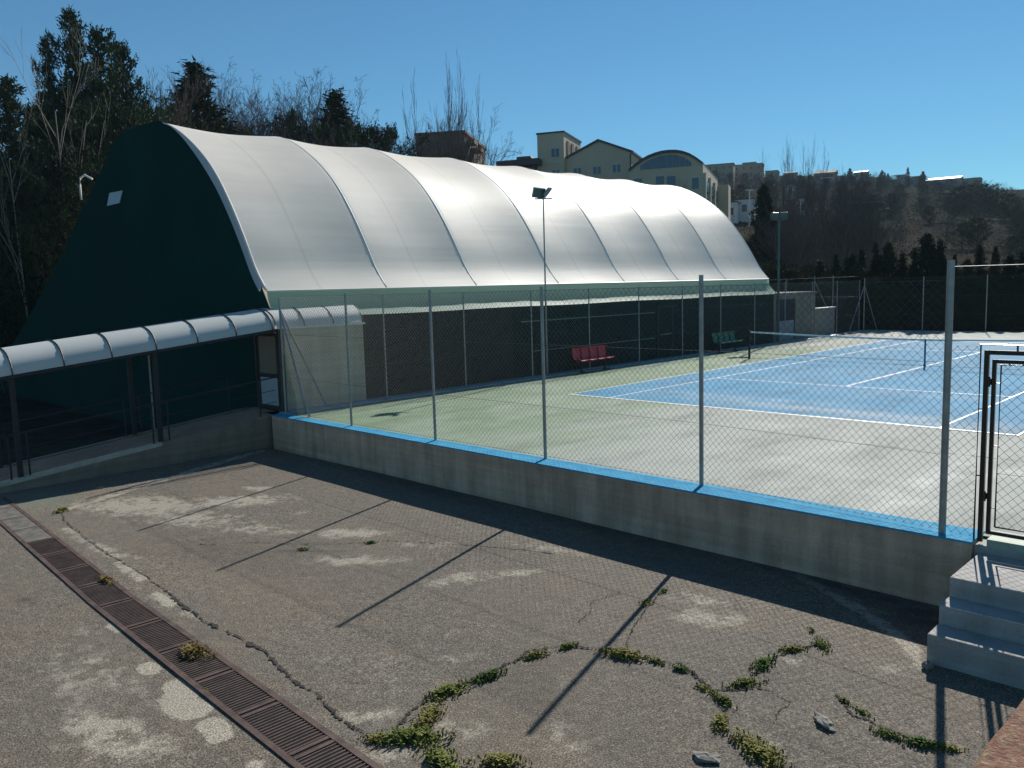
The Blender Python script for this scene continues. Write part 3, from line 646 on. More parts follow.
for k, a in ((-0.22, 0.3), (0.22, -0.3)):
    mb = MB(); c = np.array([-4.25, 20.9, 6.15])+dv*k; mb.box(c, (0.34, 0.22, 0.26), rz=0.78+a); mb.box(c-np.array([0, 0, 0.19]), (0.30, 0.2, 0.08), rz=0.78+a); mb.build('lamp_head', M['teal'], lm, bevel=0.02)
mb = MB(); mb.box((-4.25, 20.9, 5.96), (0.8, 0.06, 0.06), rz=0.78); mb.build('crossbar', M['teal'], lm)

# ------------------------------------------------------------------ domed sports hall
dome = thing('sports_dome', 'long white ribbed membrane hall with dark green end and side walls', 'sports hall', (-13, 7, 0))
RIBS = [-6.45, -2.63, 0.94, 4.93, 8.82, 12.6, 16.45, 20.5]
# right half profile (x, z), eave to apex, then the long left flank
PR = [(-4.55, 3.10), (-5.02, 3.64), (-5.50, 4.44), (-6.05, 5.27), (-6.72, 6.12), (-7.40, 6.76), (-8.20, 7.32), (-9.12, 7.82), (-10.1, 8.17), (-11.2, 8.28), (-12.4, 8.31),
      (-13.5, 8.20), (-14.45, 7.78), (-15.8, 7.08), (-17.55, 6.12), (-20.15, 4.70), (-23.1, 3.22), (-26.4, 1.72), (-29.0, 0.55), (-31.0, -0.6)]
def resample(P, n):
    P = np.array(P); t = np.concatenate([[0], np.cumsum(np.linalg.norm(np.diff(P, axis=0), axis=1))])
    # smooth via Catmull-Rom
    out = []
    for s in np.linspace(0, t[-1], n):
        i = min(max(np.searchsorted(t, s, 'right')-1, 0), len(P)-2); u = (s-t[i])/(t[i+1]-t[i])
        p0, p1, p2, p3 = P[max(i-1, 0)], P[i], P[i+1], P[min(i+2, len(P)-1)]
        out.append(0.5*((2*p1)+(-p0+p2)*u+(2*p0-5*p1+4*p2-p3)*u*u+(-p0+3*p1-3*p2+p3)*u**3))
    return np.array(out)
prof = resample(PR, 110)
tn = np.gradient(prof, axis=0); nrm2 = np.stack([tn[:, 1], -tn[:, 0]], 1); nrm2 /= np.linalg.norm(nrm2, axis=1)[:, None]   # outward
if nrm2[40, 1] < 0: nrm2 = -nrm2
arc = np.linspace(0, 1, len(prof))
rows = []; uvs = []
NB = 22
for b in range(7):
    for k in range(NB+(1 if b == 6 else 0)):
        t = k/NB; y = RIBS[b]*(1-t)+RIBS[b+1]*t
        sag = 0.115*math.sin(math.pi*t)
        amp = (0.55+0.45*sstep(0.04, 0.26, arc))*np.clip(arc*14, 0.0, 1)*np.clip((1-arc)*8, 0, 1)
        rows.append(np.stack([prof[:, 0]-nrm2[:, 0]*sag*amp, np.full(len(prof), y), prof[:, 1]-nrm2[:, 1]*sag*amp], 1)); uvs.append(b+t)
G = np.array(rows); mb = MB(); mb.grid(G)
roof = mb.build('roof_membrane', M['membrane'], dome, smooth=True)
def set_uv(o, U):                                           # U: per-vertex (u, v)
    lay = o.data.uv_layers.new(name='panel'); idx = np.zeros(len(o.data.loops), int); o.data.loops.foreach_get('vertex_index', idx)
    lay.data.foreach_set('uv', np.asarray(U, np.float32)[idx].ravel())
U = np.stack([np.repeat(np.array(uvs), len(prof)), np.tile(arc, len(uvs))], 1); set_uv(roof, U)
for i, y in enumerate(RIBS):
    mb = MB(); mb.tube([(prof[j, 0]-nrm2[j, 0]*0.012, y, prof[j, 1]-nrm2[j, 1]*0.012) for j in range(0, 28 if i == 0 else 110, 1)], 0.022, 8); mb.build('rib_sleeve', M['white_paint'], dome, smooth=True)
mb = MB(); mb.tube([(-4.55, RIBS[0], 3.09), (-4.55, RIBS[-1], 3.09)], 0.018, 6); mb.build('eave_tube', M['white_paint'], dome)
# grey front band and green end wall
n2 = 0.27-0.30*sstep(0.13, 0.26, arc)
inner = prof - nrm2*n2[:, None]; inner[0] = (-4.80, 3.22)
mb = MB(); G = np.zeros((len(prof), 2, 3)); G[:, 0, 0] = prof[:, 0]; G[:, 0, 2] = prof[:, 1]; G[:, 0, 1] = -6.49
G[:, 1, 0] = inner[:, 0]; G[:, 1, 2] = inner[:, 1]; G[:, 1, 1] = -6.485; mb.grid(G[:28]); mb.build('end_band', simple('grey_band_membrane', (0.52, 0.53, 0.54), 0.5, 0.08, 1), dome)
def end_wall(y, nm):
    mb = MB(); top_ = [(p[0], y, p[1]) for p in inner]; lo = [(p[0], y, -1.6) for p in inner]
    n = len(top_); mb.add(top_+lo, [(i, i+1, n+i+1, n+i) for i in range(n-1)])
    mb.add([(-4.80, y, 3.22), (-4.3, y, 2.45), (-4.3, y, -1.6), (-4.80, y, -1.6)], [(0, 1, 2, 3)])
    return mb.build(nm, M['green_fabric'], dome)
end_wall(-6.465, 'end_wall'); end_wall(20.46, 'end_wall')
mb = MB(); p = [on_plane(*b, (0, -6.48, 0), np.array([0, 1, 0.0])) for b in [(110, 193), (123, 190.5), (120, 203), (107.5, 206)]]; mb.extrude(p, (0, -0.02, 0)); mb.build('vent_panel', simple('pale_vent_panel', (0.55, 0.57, 0.60), 0.5, 0.05, 2), dome)
mb = MB(); mb.tube([(-17.0, -6.6, 6.55), (-17.0, -6.6, 7.05), (-16.9, -6.6, 7.3), (-16.6, -6.55, 7.38), (-16.2, -6.45, 7.2)], 0.035, 8); mb.build('vent_pipe', M['white_paint'], dome, smooth=True)
mb = MB(); mb.aabb((-28.0, -6.3, -0.3), (-4.42, 20.3, 0.0)); struct(mb.build('hall_floor', simple('hall_floor_paint', (0.55, 0.47, 0.38), 0.7, 0.1, 1), loc=(0, 0, 0)))  # unseen pale floor, added to bounce light up into the membrane
# skirt
ny = 90; yy = np.linspace(RIBS[0], RIBS[-1], ny); q = np.linspace(0, 1, 9); G = np.zeros((ny, 9, 3))
for i, y in enumerate(yy):
    fold = 0.008*math.sin(y*5.1)+0.006*math.sin(y*2.3+1)
    for j, t in enumerate(q): G[i, j] = (-4.56+0.46*t**1.6+fold*math.sin(math.pi*t), y, 3.07-0.70*t**0.8+0.012*t*math.sin(y*0.9))
mb = MB(); mb.grid(G); sk = mb.build('skirt', M['skirt'], dome, smooth=True); set_uv(sk, np.zeros((ny*9, 2)))
# side wall
mb = MB(); mb.aabb((-4.40, 2.2, 0.0), (-4.25, 20.4, 2.42)); sw = mb.build('side_wall', M['side_green'], dome)
mb = MB(); mb.aabb((-4.40, -3.95, 0.0), (-4.24, 2.2, 2.42)); mb.build('side_wall', M['side_grey'], dome)
for z, y0, y1 in [(1.86, 2.6, 10.3), (0.84, 3.2, 10.3), (1.95, 12.3, 19.8), (0.9, 12, 19.8)]:
    mb = MB(); mb.tube([(-4.22, y0, z), (-4.22, y1, z)], 0.018, 6); mb.build('wall_rail', simple('dull_rail', (0.16, 0.19, 0.18), 0.5, 0.1, 4) if y1 < 11 else M['side_grey'], dome)
dr = MB().aabb((-4.245, 10.5, 0.02), (-4.20, 11.6, 2.05)).build('door', M['side_green'], dome)
mb = MB(); mb.aabb((-4.20, 10.5, 2.05), (-4.14, 11.7, 2.09)); mb.aabb((-4.20, 10.5, 0.02), (-4.185, 10.55, 2.05)); mb.aabb((-4.20, 11.55, 0.02), (-4.185, 11.6, 2.05)); mb.build('frame', M['dark_metal'], dr)
mb = MB(); mb.tube([(-4.15, 10.65, 0.95), (-4.15, 11.4, 0.97)], 0.018, 6); mb.build('handle', M['galv'], dr)

# ------------------------------------------------------------------ entrance hut and ramp canopy
hut = thing('entrance_hut', 'small beige entrance hut with curved white roof beside the domed hall', 'hut', (-4.6, -5.2, 0))
mb = MB(); mb.aabb((-4.05, -6.42, 0.0), (-3.9, -4.0, 2.12)); mb.aabb((-5.4, -4.14, 0.0), (-4.05, -4.0, 2.12)); mb.build('wall', M['hut_wall'], hut)
mb = MB(); mb.aabb((-3.91, -6.5, 2.12), (-3.85, -3.95, 2.17)); mb.build('eave_trim', M['white_paint'], hut)
def vault(mb, y0, z0, y1, z1, n=14, xr=-3.88, w=1.65, rise=0.52):
    G = np.zeros((2, n+1, 3))
    for i, (y, z) in enumerate(((y0, z0), (y1, z1))):
        for k in range(n+1):
            a = math.pi*k/n; G[i, k] = (xr-w/2+w/2*math.cos(a), y, z+rise*math.sin(a)**0.9)
    mb.grid(G)
def rib(mb, y, z, n=14, xr=-3.88, w=1.65, rise=0.52, r=0.015):
    mb.tube([(xr-w/2+(w/2+0.012)*math.cos(math.pi*k/n), y, z+(rise+0.012)*math.sin(math.pi*k/n)**0.9) for k in range(n+1)], r, 6)
mb = MB(); vault(mb, -6.62, 2.13, -4.0, 2.18); hr = mb.build('roof', M['polycarb'], hut, smooth=True); set_uv(hr, np.zeros((30, 2)))
for y in (-5.83, -4.95, -4.02):
    mb = MB(); rib(mb, y, 2.15); mb.build('roof_rib', M['dark_metal'], hr)
d0 = MB(); d0.aabb((-4.02, -6.57, 0.0), (-3.93, -6.47, 2.12)); d0.aabb((-5.20, -6.57, 0.0), (-5.11, -6.47, 2.12)); d0.aabb((-5.11, -6.57, 2.03), (-4.02, -6.47, 2.12))
df = d0.build('door', M['brown_metal'], hut)
mb = MB(); mb.aabb((-5.09, -6.545, 0.04), (-5.02, -6.50, 2.02)); mb.aabb((-4.14, -6.545, 0.04), (-4.06, -6.50, 2.02)); mb.aabb((-5.02, -6.545, 1.93), (-4.14, -6.50, 2.02)); mb.aabb((-5.02, -6.545, 0.86), (-4.14, -6.50, 0.97)); mb.aabb((-5.02, -6.545, 0.04), (-4.14, -6.50, 0.14))
mb.build('leaf_frame', M['brown_metal'], df)
mb = MB(); mb.aabb((-5.02, -6.535, 0.97), (-4.14, -6.515, 1.93)); mb.build('pane', M['pane_beige'], df)
mb = MB(); mb.aabb((-5.02, -6.535, 0.14), (-4.14, -6.515, 0.86)); mb.build('lower_panel', M['pane_blue'], df)

SL = 0.1015
def rz_(y): return min(0.0, (y+6.9)*SL)                      # ramp surface
def cz_(y): return 2.115+(y+6.7)*SL
cp = thing('walkway_canopy', 'curved opal canopy on dark posts sloping down along the entrance ramp', 'canopy', (-4.7, -11, -0.6))
mb = MB(); vault(mb, -17.3, cz_(-17.3), -6.66, cz_(-6.66)); v = mb.build('vault_roof', M['polycarb'], cp, smooth=True); set_uv(v, np.zeros((30, 2)))
for k in range(12):
    y = -6.74-0.968*k; mb = MB(); rib(mb, y, cz_(y)); mb.build('arch_rib', M['dark_metal'], cp)
for x in (-3.88, -5.53):
    mb = MB(); a = np.array([x, -17.3, cz_(-17.3)-0.03]); b = np.array([x, -6.66, cz_(-6.66)-0.03]); mb.tube([a, b], 0.04, 6); mb.build('eave_beam', M['dark_metal'], cp)
for y in (-9.68, -12.56, -15.45):
    for x in (-3.95, -5.47):
        mb = MB(); mb.aabb((x-0.045, y-0.045, rz_(y)-0.02), (x+0.045, y+0.045, cz_(y)-0.04)); mb.build('post', M['dark_metal'], cp)
    mb = MB(); mb.aabb((-5.43, y-0.03, cz_(y)-0.12), (-3.99, y+0.03, cz_(y)-0.06)); mb.build('cross_beam', M['dark_metal'], cp)
# ramp
mb = MB()
for x0, x1, lift, nm in [(-5.6, -3.84, 0.0, 'ramp')]:
    prof_r = [(-19.0, rz_(-19.0)), (-6.9, 0.0), (-6.2, 0.0), (-6.2, -1.6), (-19.0, -1.9)]
    mb.extrude([(x0, y, z) for y, z in prof_r], (x1-x0, 0, 0))
struct(mb.build('ramp', M['ramp_concrete'], loc=(0, 0, 0)))
for x, lab in [(-3.90, 'dark tube handrail on the yard side of the entrance ramp'), (-5.52, 'dark tube handrail on the hall side of the entrance ramp')]:
    hrl = thing('handrail', lab, 'handrail', (x, -11, rz_(-11)))
    for z in (0.30, 0.60, 0.92):
        mb = MB(); mb.tube([(x, -17.5, rz_(-17.5)+z), (x, -6.75, z+0.0)], 0.018 if z > 0.9 else 0.007, 6); mb.build('rail', M['dark_metal'], hrl)
    for y in (-7.2, -9.5, -9.86, -12.4, -12.74, -15.3):
        mb = MB(); mb.tube([(x, y, rz_(y)), (x, y, rz_(y)+0.92)], 0.02, 6); mb.build('upright', M['dark_metal'], hrl)
mb = MB(); mb.extrude([(-4.02, y, z+0.004) for y, z in ((-17.0, rz_(-17.0)), (-9.7, rz_(-9.7)), (-9.7, rz_(-9.7)-0.08), (-17.0, rz_(-17.0)-0.08))], (0.185, 0, 0)); struct(mb.build('ramp_kerb', simple('pale_kerb_cement', (0.50, 0.43, 0.32), 0.8, 0.2, 4), loc=(0, 0, 0)))  # narrow pale strip added along the near edge of the ramp
# pole added to give a back canopy post its lit edge
mb = MB(); mb.tube([(-5.62, -9.15, -1.0), (-5.62, -9.15, 1.75)], 0.022, 8); tag(mb.build('steel_pole', M['galv']), 'thin steel pole standing behind the ramp canopy', 'pole')

# ------------------------------------------------------------------ far hut, low wall, parapet
fh = thing('service_hut', 'square grey service hut with a shuttered opening at the far corner of the court', 'hut', (-5.6, 22.6, 0))
mb = MB(); mb.aabb((-8.0, 20.6, 0.0), (-4.32, 25.2, 2.30)); mb.build('wall', M['hut_block'], fh)
mb = MB(); mb.aabb((-8.1, 20.6, 2.30), (-4.25, 25.3, 2.38)); mb.build('roof', M['hut_block'], fh)
wd = MB().aabb((-4.325, 20.85, 1.0), (-4.30, 22.75, 2.0)).build('window', M['window_dark'], fh)
mb = MB(); mb.aabb((-4.30, 20.80, 2.0), (-4.27, 22.8, 2.06)); mb.aabb((-4.30, 22.7, 0.0), (-4.27, 22.80, 2.0)); mb.build('frame', M['dark_metal'], wd)
mb = MB(); mb.aabb((-4.325, 20.85, 0.0), (-4.295, 22.7, 0.98)); mb.build('shutter', simple('blue_grey_shutter', (0.22, 0.27, 0.33), 0.6, 0.1, 2), fh)
mb = MB(); mb.aabb((-4.45, 25.4, 0.0), (-4.25, 27.5, 1.44)); lw = thing('garden_wall', 'low grey wall with pale coping right of the service hut', 'wall', (-4.35, 26.4, 0)); mb.build('wall_body', M['house_grey'], lw)
mb = MB(); mb.aabb((-4.50, 25.35, 1.44), (-4.20, 27.55, 1.49)); mb.build('coping', M['white_paint'], lw)

pp = thing('parapet', 'weathered terracotta parapet crossing the near right corner', 'parapet', (14.5, -15.5, YARD_Z))
def rough_box(a, b, n=40, amp=0.012):
    a = np.array(a); b = np.array(b); mb = MB(); r = np.random.default_rng(3)
    ys = np.linspace(a[1], b[1], n); m = 10; cs = []
    sec = [(a[0], a[2]), (a[0]-0.012, (a[2]+b[2])/2), (a[0], b[2]-0.02), (a[0]+0.02, b[2]), (a[0]*.66+b[0]*.34, b[2]+0.006), (a[0]*.33+b[0]*.67, b[2]+0.004), (b[0]-0.02, b[2]), (b[0], b[2]-0.02), (b[0], a[2])]
    G = np.zeros((n, len(sec)+1, 3))
    for i, y in enumerate(ys):
        for j, (x, z) in enumerate(sec): G[i, j] = (x+r.normal(0, amp*0.5), y, z+r.normal(0, amp*0.4))
        G[i, -1] = G[i, 0]
    mb.grid(G); mb.add(G[0, :-1], [tuple(range(len(sec)))]); mb.add(G[-1, :-1], [tuple(range(len(sec)))[::-1]]); return mb
rough_box((14.32, -18.5, 1.80), (14.66, -13.2, 1.90)).build('coping', M['parapet'], pp)
mb = MB(); mb.aabb((14.36, -18.4, YARD_Z), (14.62, -13.3, 1.80)); mb.build('wall_body', M['brick'], pp)

# ------------------------------------------------------------------ trench drain
def dy(x): return -13.03-0.055*(x+3.4) if x < 4 else -13.437-0.03*(x-4)
DW = 0.44; x = -3.35; k = 0
ZD = YARD_Z+0.008
mbp = MB(); xs = np.linspace(-3.4, 11.0, 40); G = np.zeros((40, 2, 3))
for i, xx in enumerate(xs): G[i, 0] = (xx, dy(xx)+0.03, ZD-0.002); G[i, 1] = (xx, dy(xx)-DW-0.03, ZD-0.002)
mbp.grid(G)
td = thing('trench_drain', 'long dark drain channel with rusty edge bars crossing the asphalt', 'drain', (3.8, -13.6, ZD)); mbp.build('channel', M['pit'], td)
mbp = MB()
for s_ in (0.0, -DW):
    G = np.zeros((40, 4, 3))
    for i, xx in enumerate(xs):
        y = dy(xx)+s_; G[i] = [(xx, y-0.032, ZD-0.010), (xx, y-0.03, ZD+0.009), (xx, y+0.03, ZD+0.009), (xx, y+0.032, ZD-0.010)]
    mbp.grid(G)
mbp.build('edge_frame', M['rust'], td)
proto = {}
def grate(xa, xb, filled):
    key = 'f' if filled else 'o'; L = xb-xa-0.02
    if key not in proto:
        mb = MB(); w = DW-0.07
        mb.aabb((0, -w/2, 0), (0.045, w/2, 0.02)); mb.aabb((L-0.045, -w/2, 0), (L, w/2, 0.02))
        nb = 17
        for i in range(nb):
            xx = 0.045+(L-0.09)*(i+0.5)/nb
            mb.aabb((xx-0.0085, -w/2, 0.0), (xx+0.0085, w/2, 0.0165))
        if filled:
            mb.add([(0.04, -w/2, 0.0145), (L-0.04, -w/2, 0.0145), (L-0.04, w/2, 0.0145), (0.04, w/2, 0.0145)], [(0, 1, 2, 3)])
        o = mb.build('drain_grate', M['rust_pale'] if filled else M['rust'], loc=(0, 0, 0)); proto[key] = o
    else:
        o = proto[key].copy(); COL.objects.link(o)
    ang = math.atan2(dy(xb)-dy(xa), xb-xa)
    o.location = (xa+0.01, dy(xa)-DW/2, ZD-0.012); o.rotation_euler = (0, 0, ang)
    tag(o, 'cement-clogged drain grate at the shaded far end of the row' if filled else 'rusty slotted drain grate in the row crossing the asphalt', 'drain grate', 'clogged drain grates' if filled else 'rusty drain grates')
while x < 10.8:
    grate(x, x+0.93, x < -0.2); x += 0.95

# ------------------------------------------------------------------ weeds, stones
def weed(cx, cy, rad, hgt, n, label, dry=False, seed=0, name='weed_clump', el=(1, 1), ang=0):
    r = np.random.default_rng(seed); mb = MB(); V = []; F = []
    c_, s_ = math.cos(ang), math.sin(ang)
    for i in range(n):
        q = r.uniform(0, 2*math.pi); d = rad*min(1.1, abs(r.normal(0, 0.55)))
        lx, ly = d*math.cos(q)*el[0], d*math.sin(q)*el[1]
        p = np.array([cx+lx*c_-ly*s_, cy+lx*s_+ly*c_, YARD_Z+0.005])
        a = r.uniform(0, 2*math.pi); ln = hgt*r.uniform(0.3, 1.1)*(1-0.45*d/(rad*1.5)); lean = r.uniform(0.25, 1.3)
        dirh = np.array([math.cos(a), math.sin(a), 0]); w = np.array([-math.sin(a), math.cos(a), 0])*r.uniform(0.003, 0.013)
        m = p+dirh*ln*0.35*lean+np.array([0, 0, ln*0.75]); t = p+dirh*ln*0.85*lean+np.array([0, 0, ln*0.85])
        k = len(V); V += [p-w*0.5, p+w*0.5, m+w, m-w, t]; F += [(k, k+1, k+2, k+3), (k+3, k+2, k+4)]
    aa = np.linspace(0, 2*math.pi, 18, endpoint=False); kk = rad*r.uniform(0.35, 0.9, 18); lx = kk*np.cos(aa)*el[0]; ly = kk*np.sin(aa)*el[1]
    nb_ = len(V); V += [(cx+a*c_-b*s_, cy+a*s_+b*c_, YARD_Z+0.007) for a, b in zip(lx, ly)]+[(cx, cy, YARD_Z+hgt*0.35)]; F += [(nb_+i, nb_+(i+1) % 18, nb_+18) for i in range(18)]
    mb.add(V, F); o = mb.build(name, M['dry_weed'] if dry else M[('weed', 'weed_yellow', 'weed', 'weed_dark', 'weed_yellow')[seed % 5]], loc=(cx, cy, YARD_Z))
    return tag(o, label, 'weed', 'weeds along the asphalt cracks')
WD = [(9.50, -13.15, .26, .12, 420, 'bushy green weed clump beside the near end of the drain'), (9.36, -12.85, .22, .11, 340, 'second green weed clump up the crack from the drain'),
      (9.12, -12.42, .20, .11, 260, 'dark green weed clump midway along the left crack'), (9.2, -11.95, .15, .10, 200, 'yellow-green weed tuft below the end of the long post shadow'),
      (9.22, -11.3, .13, .08, 150, 'low weed tuft where the crack bends right'), (9.34, -10.92, .11, .07, 120, 'small weed tuft left of the bushy weed on the post shadow'),
      (9.90, -10.70, .20, .11, 320, 'bushy dark weed clump touching the post shadow'), (10.24, -10.59, .10, .06, 90, 'pale flat weed right of the clump on the post shadow'),
      (10.52, -10.58, .10, .07, 90, 'small weed where two cracks meet'), (10.9, -10.77, .10, .06, 70, 'thin weed tuft at the crack fork'),
      (11.14, -10.85, .13, .08, 130, 'yellowish weed below the crack fork'), (11.33, -11.22, .12, .10, 160, 'leafy dark green weed apart from the strip'),
      (11.13, -10.43, .16, .08, 170, 'weed clump in the lower part of the right strip'), (11.07, -9.95, .18, .09, 220, 'thick weed clump in the middle of the right strip'),
      (11.13, -9.45, .14, .07, 150, 'flat weed near the top of the right strip'), (11.3, -9.14, .16, .06, 160, 'weed at the upper end of the right strip'),
      (11.80, -11.40, .26, .12, 420, 'large leafy weed clump at the bottom edge right of centre'), (9.26, -9.38, .12, .06, 90, 'low weed on the post shadow near the wall shade'),
      (9.2, -8.92, .09, .05, 60, 'tiny weed just outside the wall shade'), (10.32, -12.9, .18, .10, 200, 'weed clump at the bottom edge below the post shadow tip'),
      (9.95, -13.2, .24, .11, 320, 'weed clump at the bottom edge beside the last grate'), (11.95, -10.13, .07, .05, 50, 'small weed above the broken concrete lump'),
      (12.45, -10.45, .12, .07, 110, 'olive weed strip left of the shadow of the end post'), (12.7, -10.42, .14, .09, 150, 'weed clump crossed by the shadow of the end post'),
      (12.9, -10.33, .10, .06, 70, 'weed next to the terracotta parapet'), (11.08, -8.88, .06, .06, 40, 'dry sprig above the right strip'),
      (-1.30, -12.62, .20, .10, 160, 'round weed tuft at the far end of the yard by the drain'), (4.15, -10.95, .12, .05, 60, 'scrubby weed in the crack near the middle shadow'),
      (4.7, -10.1, .10, .05, 60, 'scrubby weed in the crack left of the third shadow'), (2.0, -14.6, .09, .04, 40, 'small weed left of the drain'), (12.15, -10.22, .09, .04, 60, 'dark weed in the short crack by the steps'),
      (9.3, -13.35, .15, .07, 100, 'weed spilling onto the cement beside the drain'), (7.3, -13.95, .06, .03, 30, 'tiny weed at the edge of the cement patch')]
for i, (cx, cy, rd, h, n, lab) in enumerate(WD):
    o_ = min((w for j, w in enumerate(WD) if j != i), key=lambda w: math.hypot(w[0]-cx, w[1]-cy)); dd_ = math.hypot(o_[0]-cx, o_[1]-cy)
    weed(cx, cy, rd*0.82, h*0.75, int(n*1.25), lab, seed=i, el=(1.6, 0.62) if dd_ < 1.0 else (1.2, 0.8), ang=math.atan2(o_[1]-cy, o_[0]-cx))
weed(6.45, -13.66, .20, .11, 260, 'dry brown grass tuft growing through a drain grate', True, 77, 'grass_tuft', (1.4, .8))
weed(3.3, -13.45, .16, .08, 120, 'dry grass tuft on the upper part of the drain', True, 78, 'grass_tuft', (1.4, .7))
def stone(cx, cy, sx, sy, sz, rz, lab, seed):
    r = np.random.default_rng(seed); mb = MB(); V = []; nu, nv_ = 12, 7
    for j in range(nv_):
        th = math.pi*j/(nv_-1)
        for i in range(nu):
            a = 2*math.pi*i/nu; k = 1+r.normal(0, 0.17); V.append((sx*k*math.sin(th)*math.cos(a), sy*k*math.sin(th)*math.sin(a), sz*(1+math.cos(th)*k)*0.5))
    V = np.array(V); c, s = math.cos(rz), math.sin(rz); V = np.stack([V[:, 0]*c-V[:, 1]*s+cx, V[:, 0]*s+V[:, 1]*c+cy, V[:, 2]+YARD_Z-0.005], 1)
    mb.add(V, [(j*nu+i, j*nu+(i+1) % nu, (j+1)*nu+(i+1) % nu, (j+1)*nu+i) for j in range(nv_-1) for i in range(nu)])
    tag(mb.build('concrete_lump', M['stone']), lab, 'rubble', 'broken lumps of concrete')
stone(11.99, -10.63, .15, .06, .06, -0.6, 'long flat broken lump of concrete on the asphalt', 1)
stone(11.52, -11.75, .11, .07, .05, 0.3, 'broken lump of concrete at the bottom edge left of the leafy weed', 2)
stone(12.28, -8.98, .05, .05, .08, 0.3, 'white lump of mortar at the foot of the steps', 4)

# ------------------------------------------------------------------ trees
def conifer(name, label, hgt, wid, seed, kind='pine', mat='pine', nbr=80, tuft=14, base=0.12, loc=(0, 0, 0), group=None, jitter=0.35, tsz=1.0):
    """one tree at the origin: trunk with limbs, and a crown of needle tufts; origin at base"""
    r = np.random.default_rng(seed); t = thing(name, label, 'tree', (0, 0, 0), group)
    tr = MB(); tr.tube([(0, 0, -0.3), (0.05*hgt*0.1, 0, hgt*0.4), (0, 0.03*hgt*0.1, hgt*0.75), (0, 0, hgt*0.97)], [hgt*0.018, hgt*0.013, hgt*0.007, hgt*0.002], 7)
    V = []; F = []
    lob = [(r.uniform(0, 6.28), r.uniform(0.3, 0.95), r.uniform(0.7, 1.35)) for _ in range(9)]
    V = []; F = []; bl = (0.010*hgt+0.06)*tsz
    for i in range(nbr):
        s = base+(1-base)*((i+r.uniform(0, 1))/nbr)**0.92; a = i*2.399+r.normal(0, 0.5); q1 = (s-base)/(1-base)
        if kind == 'pine': rad = wid*0.5*max(0.03, (min(1, q1*3.2+0.35)*(1-q1)**0.62))
        elif kind == 'spruce': rad = wid*0.5*max(0.015, (1-q1)**0.9)
        elif kind == 'column': rad = wid*0.5*max(0.02, min(1, (1-q1)*1.7)**0.8*min(1, q1*4+0.5))
        else: rad = wid*0.5*math.sqrt(max(0.03, 1-((q1-0.42)/0.58)**2))
        k = 1+r.normal(0, jitter)
        for la, ls, lk in lob:
            if abs(s-ls) < 0.10 and math.cos(a-la) > 0.4: k *= lk
        rad *= min(1.5, max(0.3, k))
        rise = {'pine': 0.30, 'spruce': -0.10, 'column': 0.8, 'bush': 0.35}[kind]*(1 if q1 < 0.85 else 1.5)
        p0 = np.array([0, 0, s*hgt]); d = np.array([math.cos(a), math.sin(a), rise]); sd2 = np.array([-math.sin(a), math.cos(a), 0]); p1 = p0+d*rad
        p1[2] = min(p1[2], hgt*0.985)
        tr.tube([p0-np.array([0, 0, rad*0.15]), (p0+p1)/2, p1], [hgt*0.004, hgt*0.0028, hgt*0.001], 3, cap=False)
        for j in range(int(tuft*(0.35+2.3*min(1.4, rad/(wid*0.4))))):
            f = r.uniform(0.12, 1.0)**0.75; lat = r.normal(0, 0.30)*rad*(1.15-f); c = p0+(p1-p0)*f+sd2*lat+np.array([0, 0, r.normal(0, 0.05)*rad-0.12*abs(lat)])
            c = c+r.normal(0, 1, 3)*bl*0.5
            for m in range(8):
                q = r.normal(0, 1, 3)*0.75+d*0.55; q[2] += 0.35 if kind in ('pine', 'column') else 0.0; q /= np.linalg.norm(q); w = np.cross(q, r.normal(0, 1, 3)); w /= np.linalg.norm(w)+1e-9
                ln = bl*r.uniform(0.6, 1.5); b0 = c+r.normal(0, 1, 3)*bl*0.45; n0 = len(V); V += [b0-w*bl*0.24, b0+w*bl*0.24, b0+q*ln]; F.append((n0, n0+1, n0+2))
    tr.build('trunk', M['dark_bark'], t)
    cr = MB(); cr.add(V, F); cr.build('crown', M[mat], t)
    t.location = loc; return t
def bare_tree(name, label, hgt, seed, spread=0.5, mat='bark', levels=4, kids=(6, 5, 5, 4), group=None, upright=0.3, r0=0.014):
    r = np.random.default_rng(seed); t = thing(name, label, 'tree', (0, 0, 0), group)
    trk = MB(); brs = MB()
    def grow(p, d, L, rad, lev):
        n = 4; pts = [p]; dd = d.copy(); q = p
        for i in range(n):
            dd = dd+r.normal(0, 0.10, 3)+np.array([0, 0, upright*0.18]); dd /= np.linalg.norm(dd); q = q+dd*L/n; pts.append(q)
        rr = np.linspace(rad, rad*(0.35 if lev else 0.25), n+1)
        (trk if lev == 0 else brs).tube(pts, list(rr), 6 if lev == 0 else 3, cap=False)
        if lev >= levels-1: return
        for k in range(kids[lev]):
            f = r.uniform(0.28 if lev == 0 else 0.2, 1.0); i = min(int(f*n), n-1); b = pts[i]+(pts[i+1]-pts[i])*(f*n-i)
            tdir = pts[i+1]-pts[i]; tdir /= np.linalg.norm(tdir)
            o = r.normal(0, 1, 3); o -= tdir*np.dot(o, tdir); o /= np.linalg.norm(o)
            nd_ = tdir*(1-spread)+o*spread+np.array([0, 0, upright*0.5]); nd_ /= np.linalg.norm(nd_)
            grow(b, nd_, L*r.uniform(0.38, 0.62)*(1.15-0.5*f), max(rr[i]*0.55, hgt*0.0007), lev+1)
    grow(np.array([0, 0, -0.3]), np.array([0, 0, 1.0]), hgt*0.82, hgt*r0, 0)
    trk.build('trunk', M[mat], t); brs.build('branches', M['twig' if mat == 'bark' else mat], t); return t
used = set()
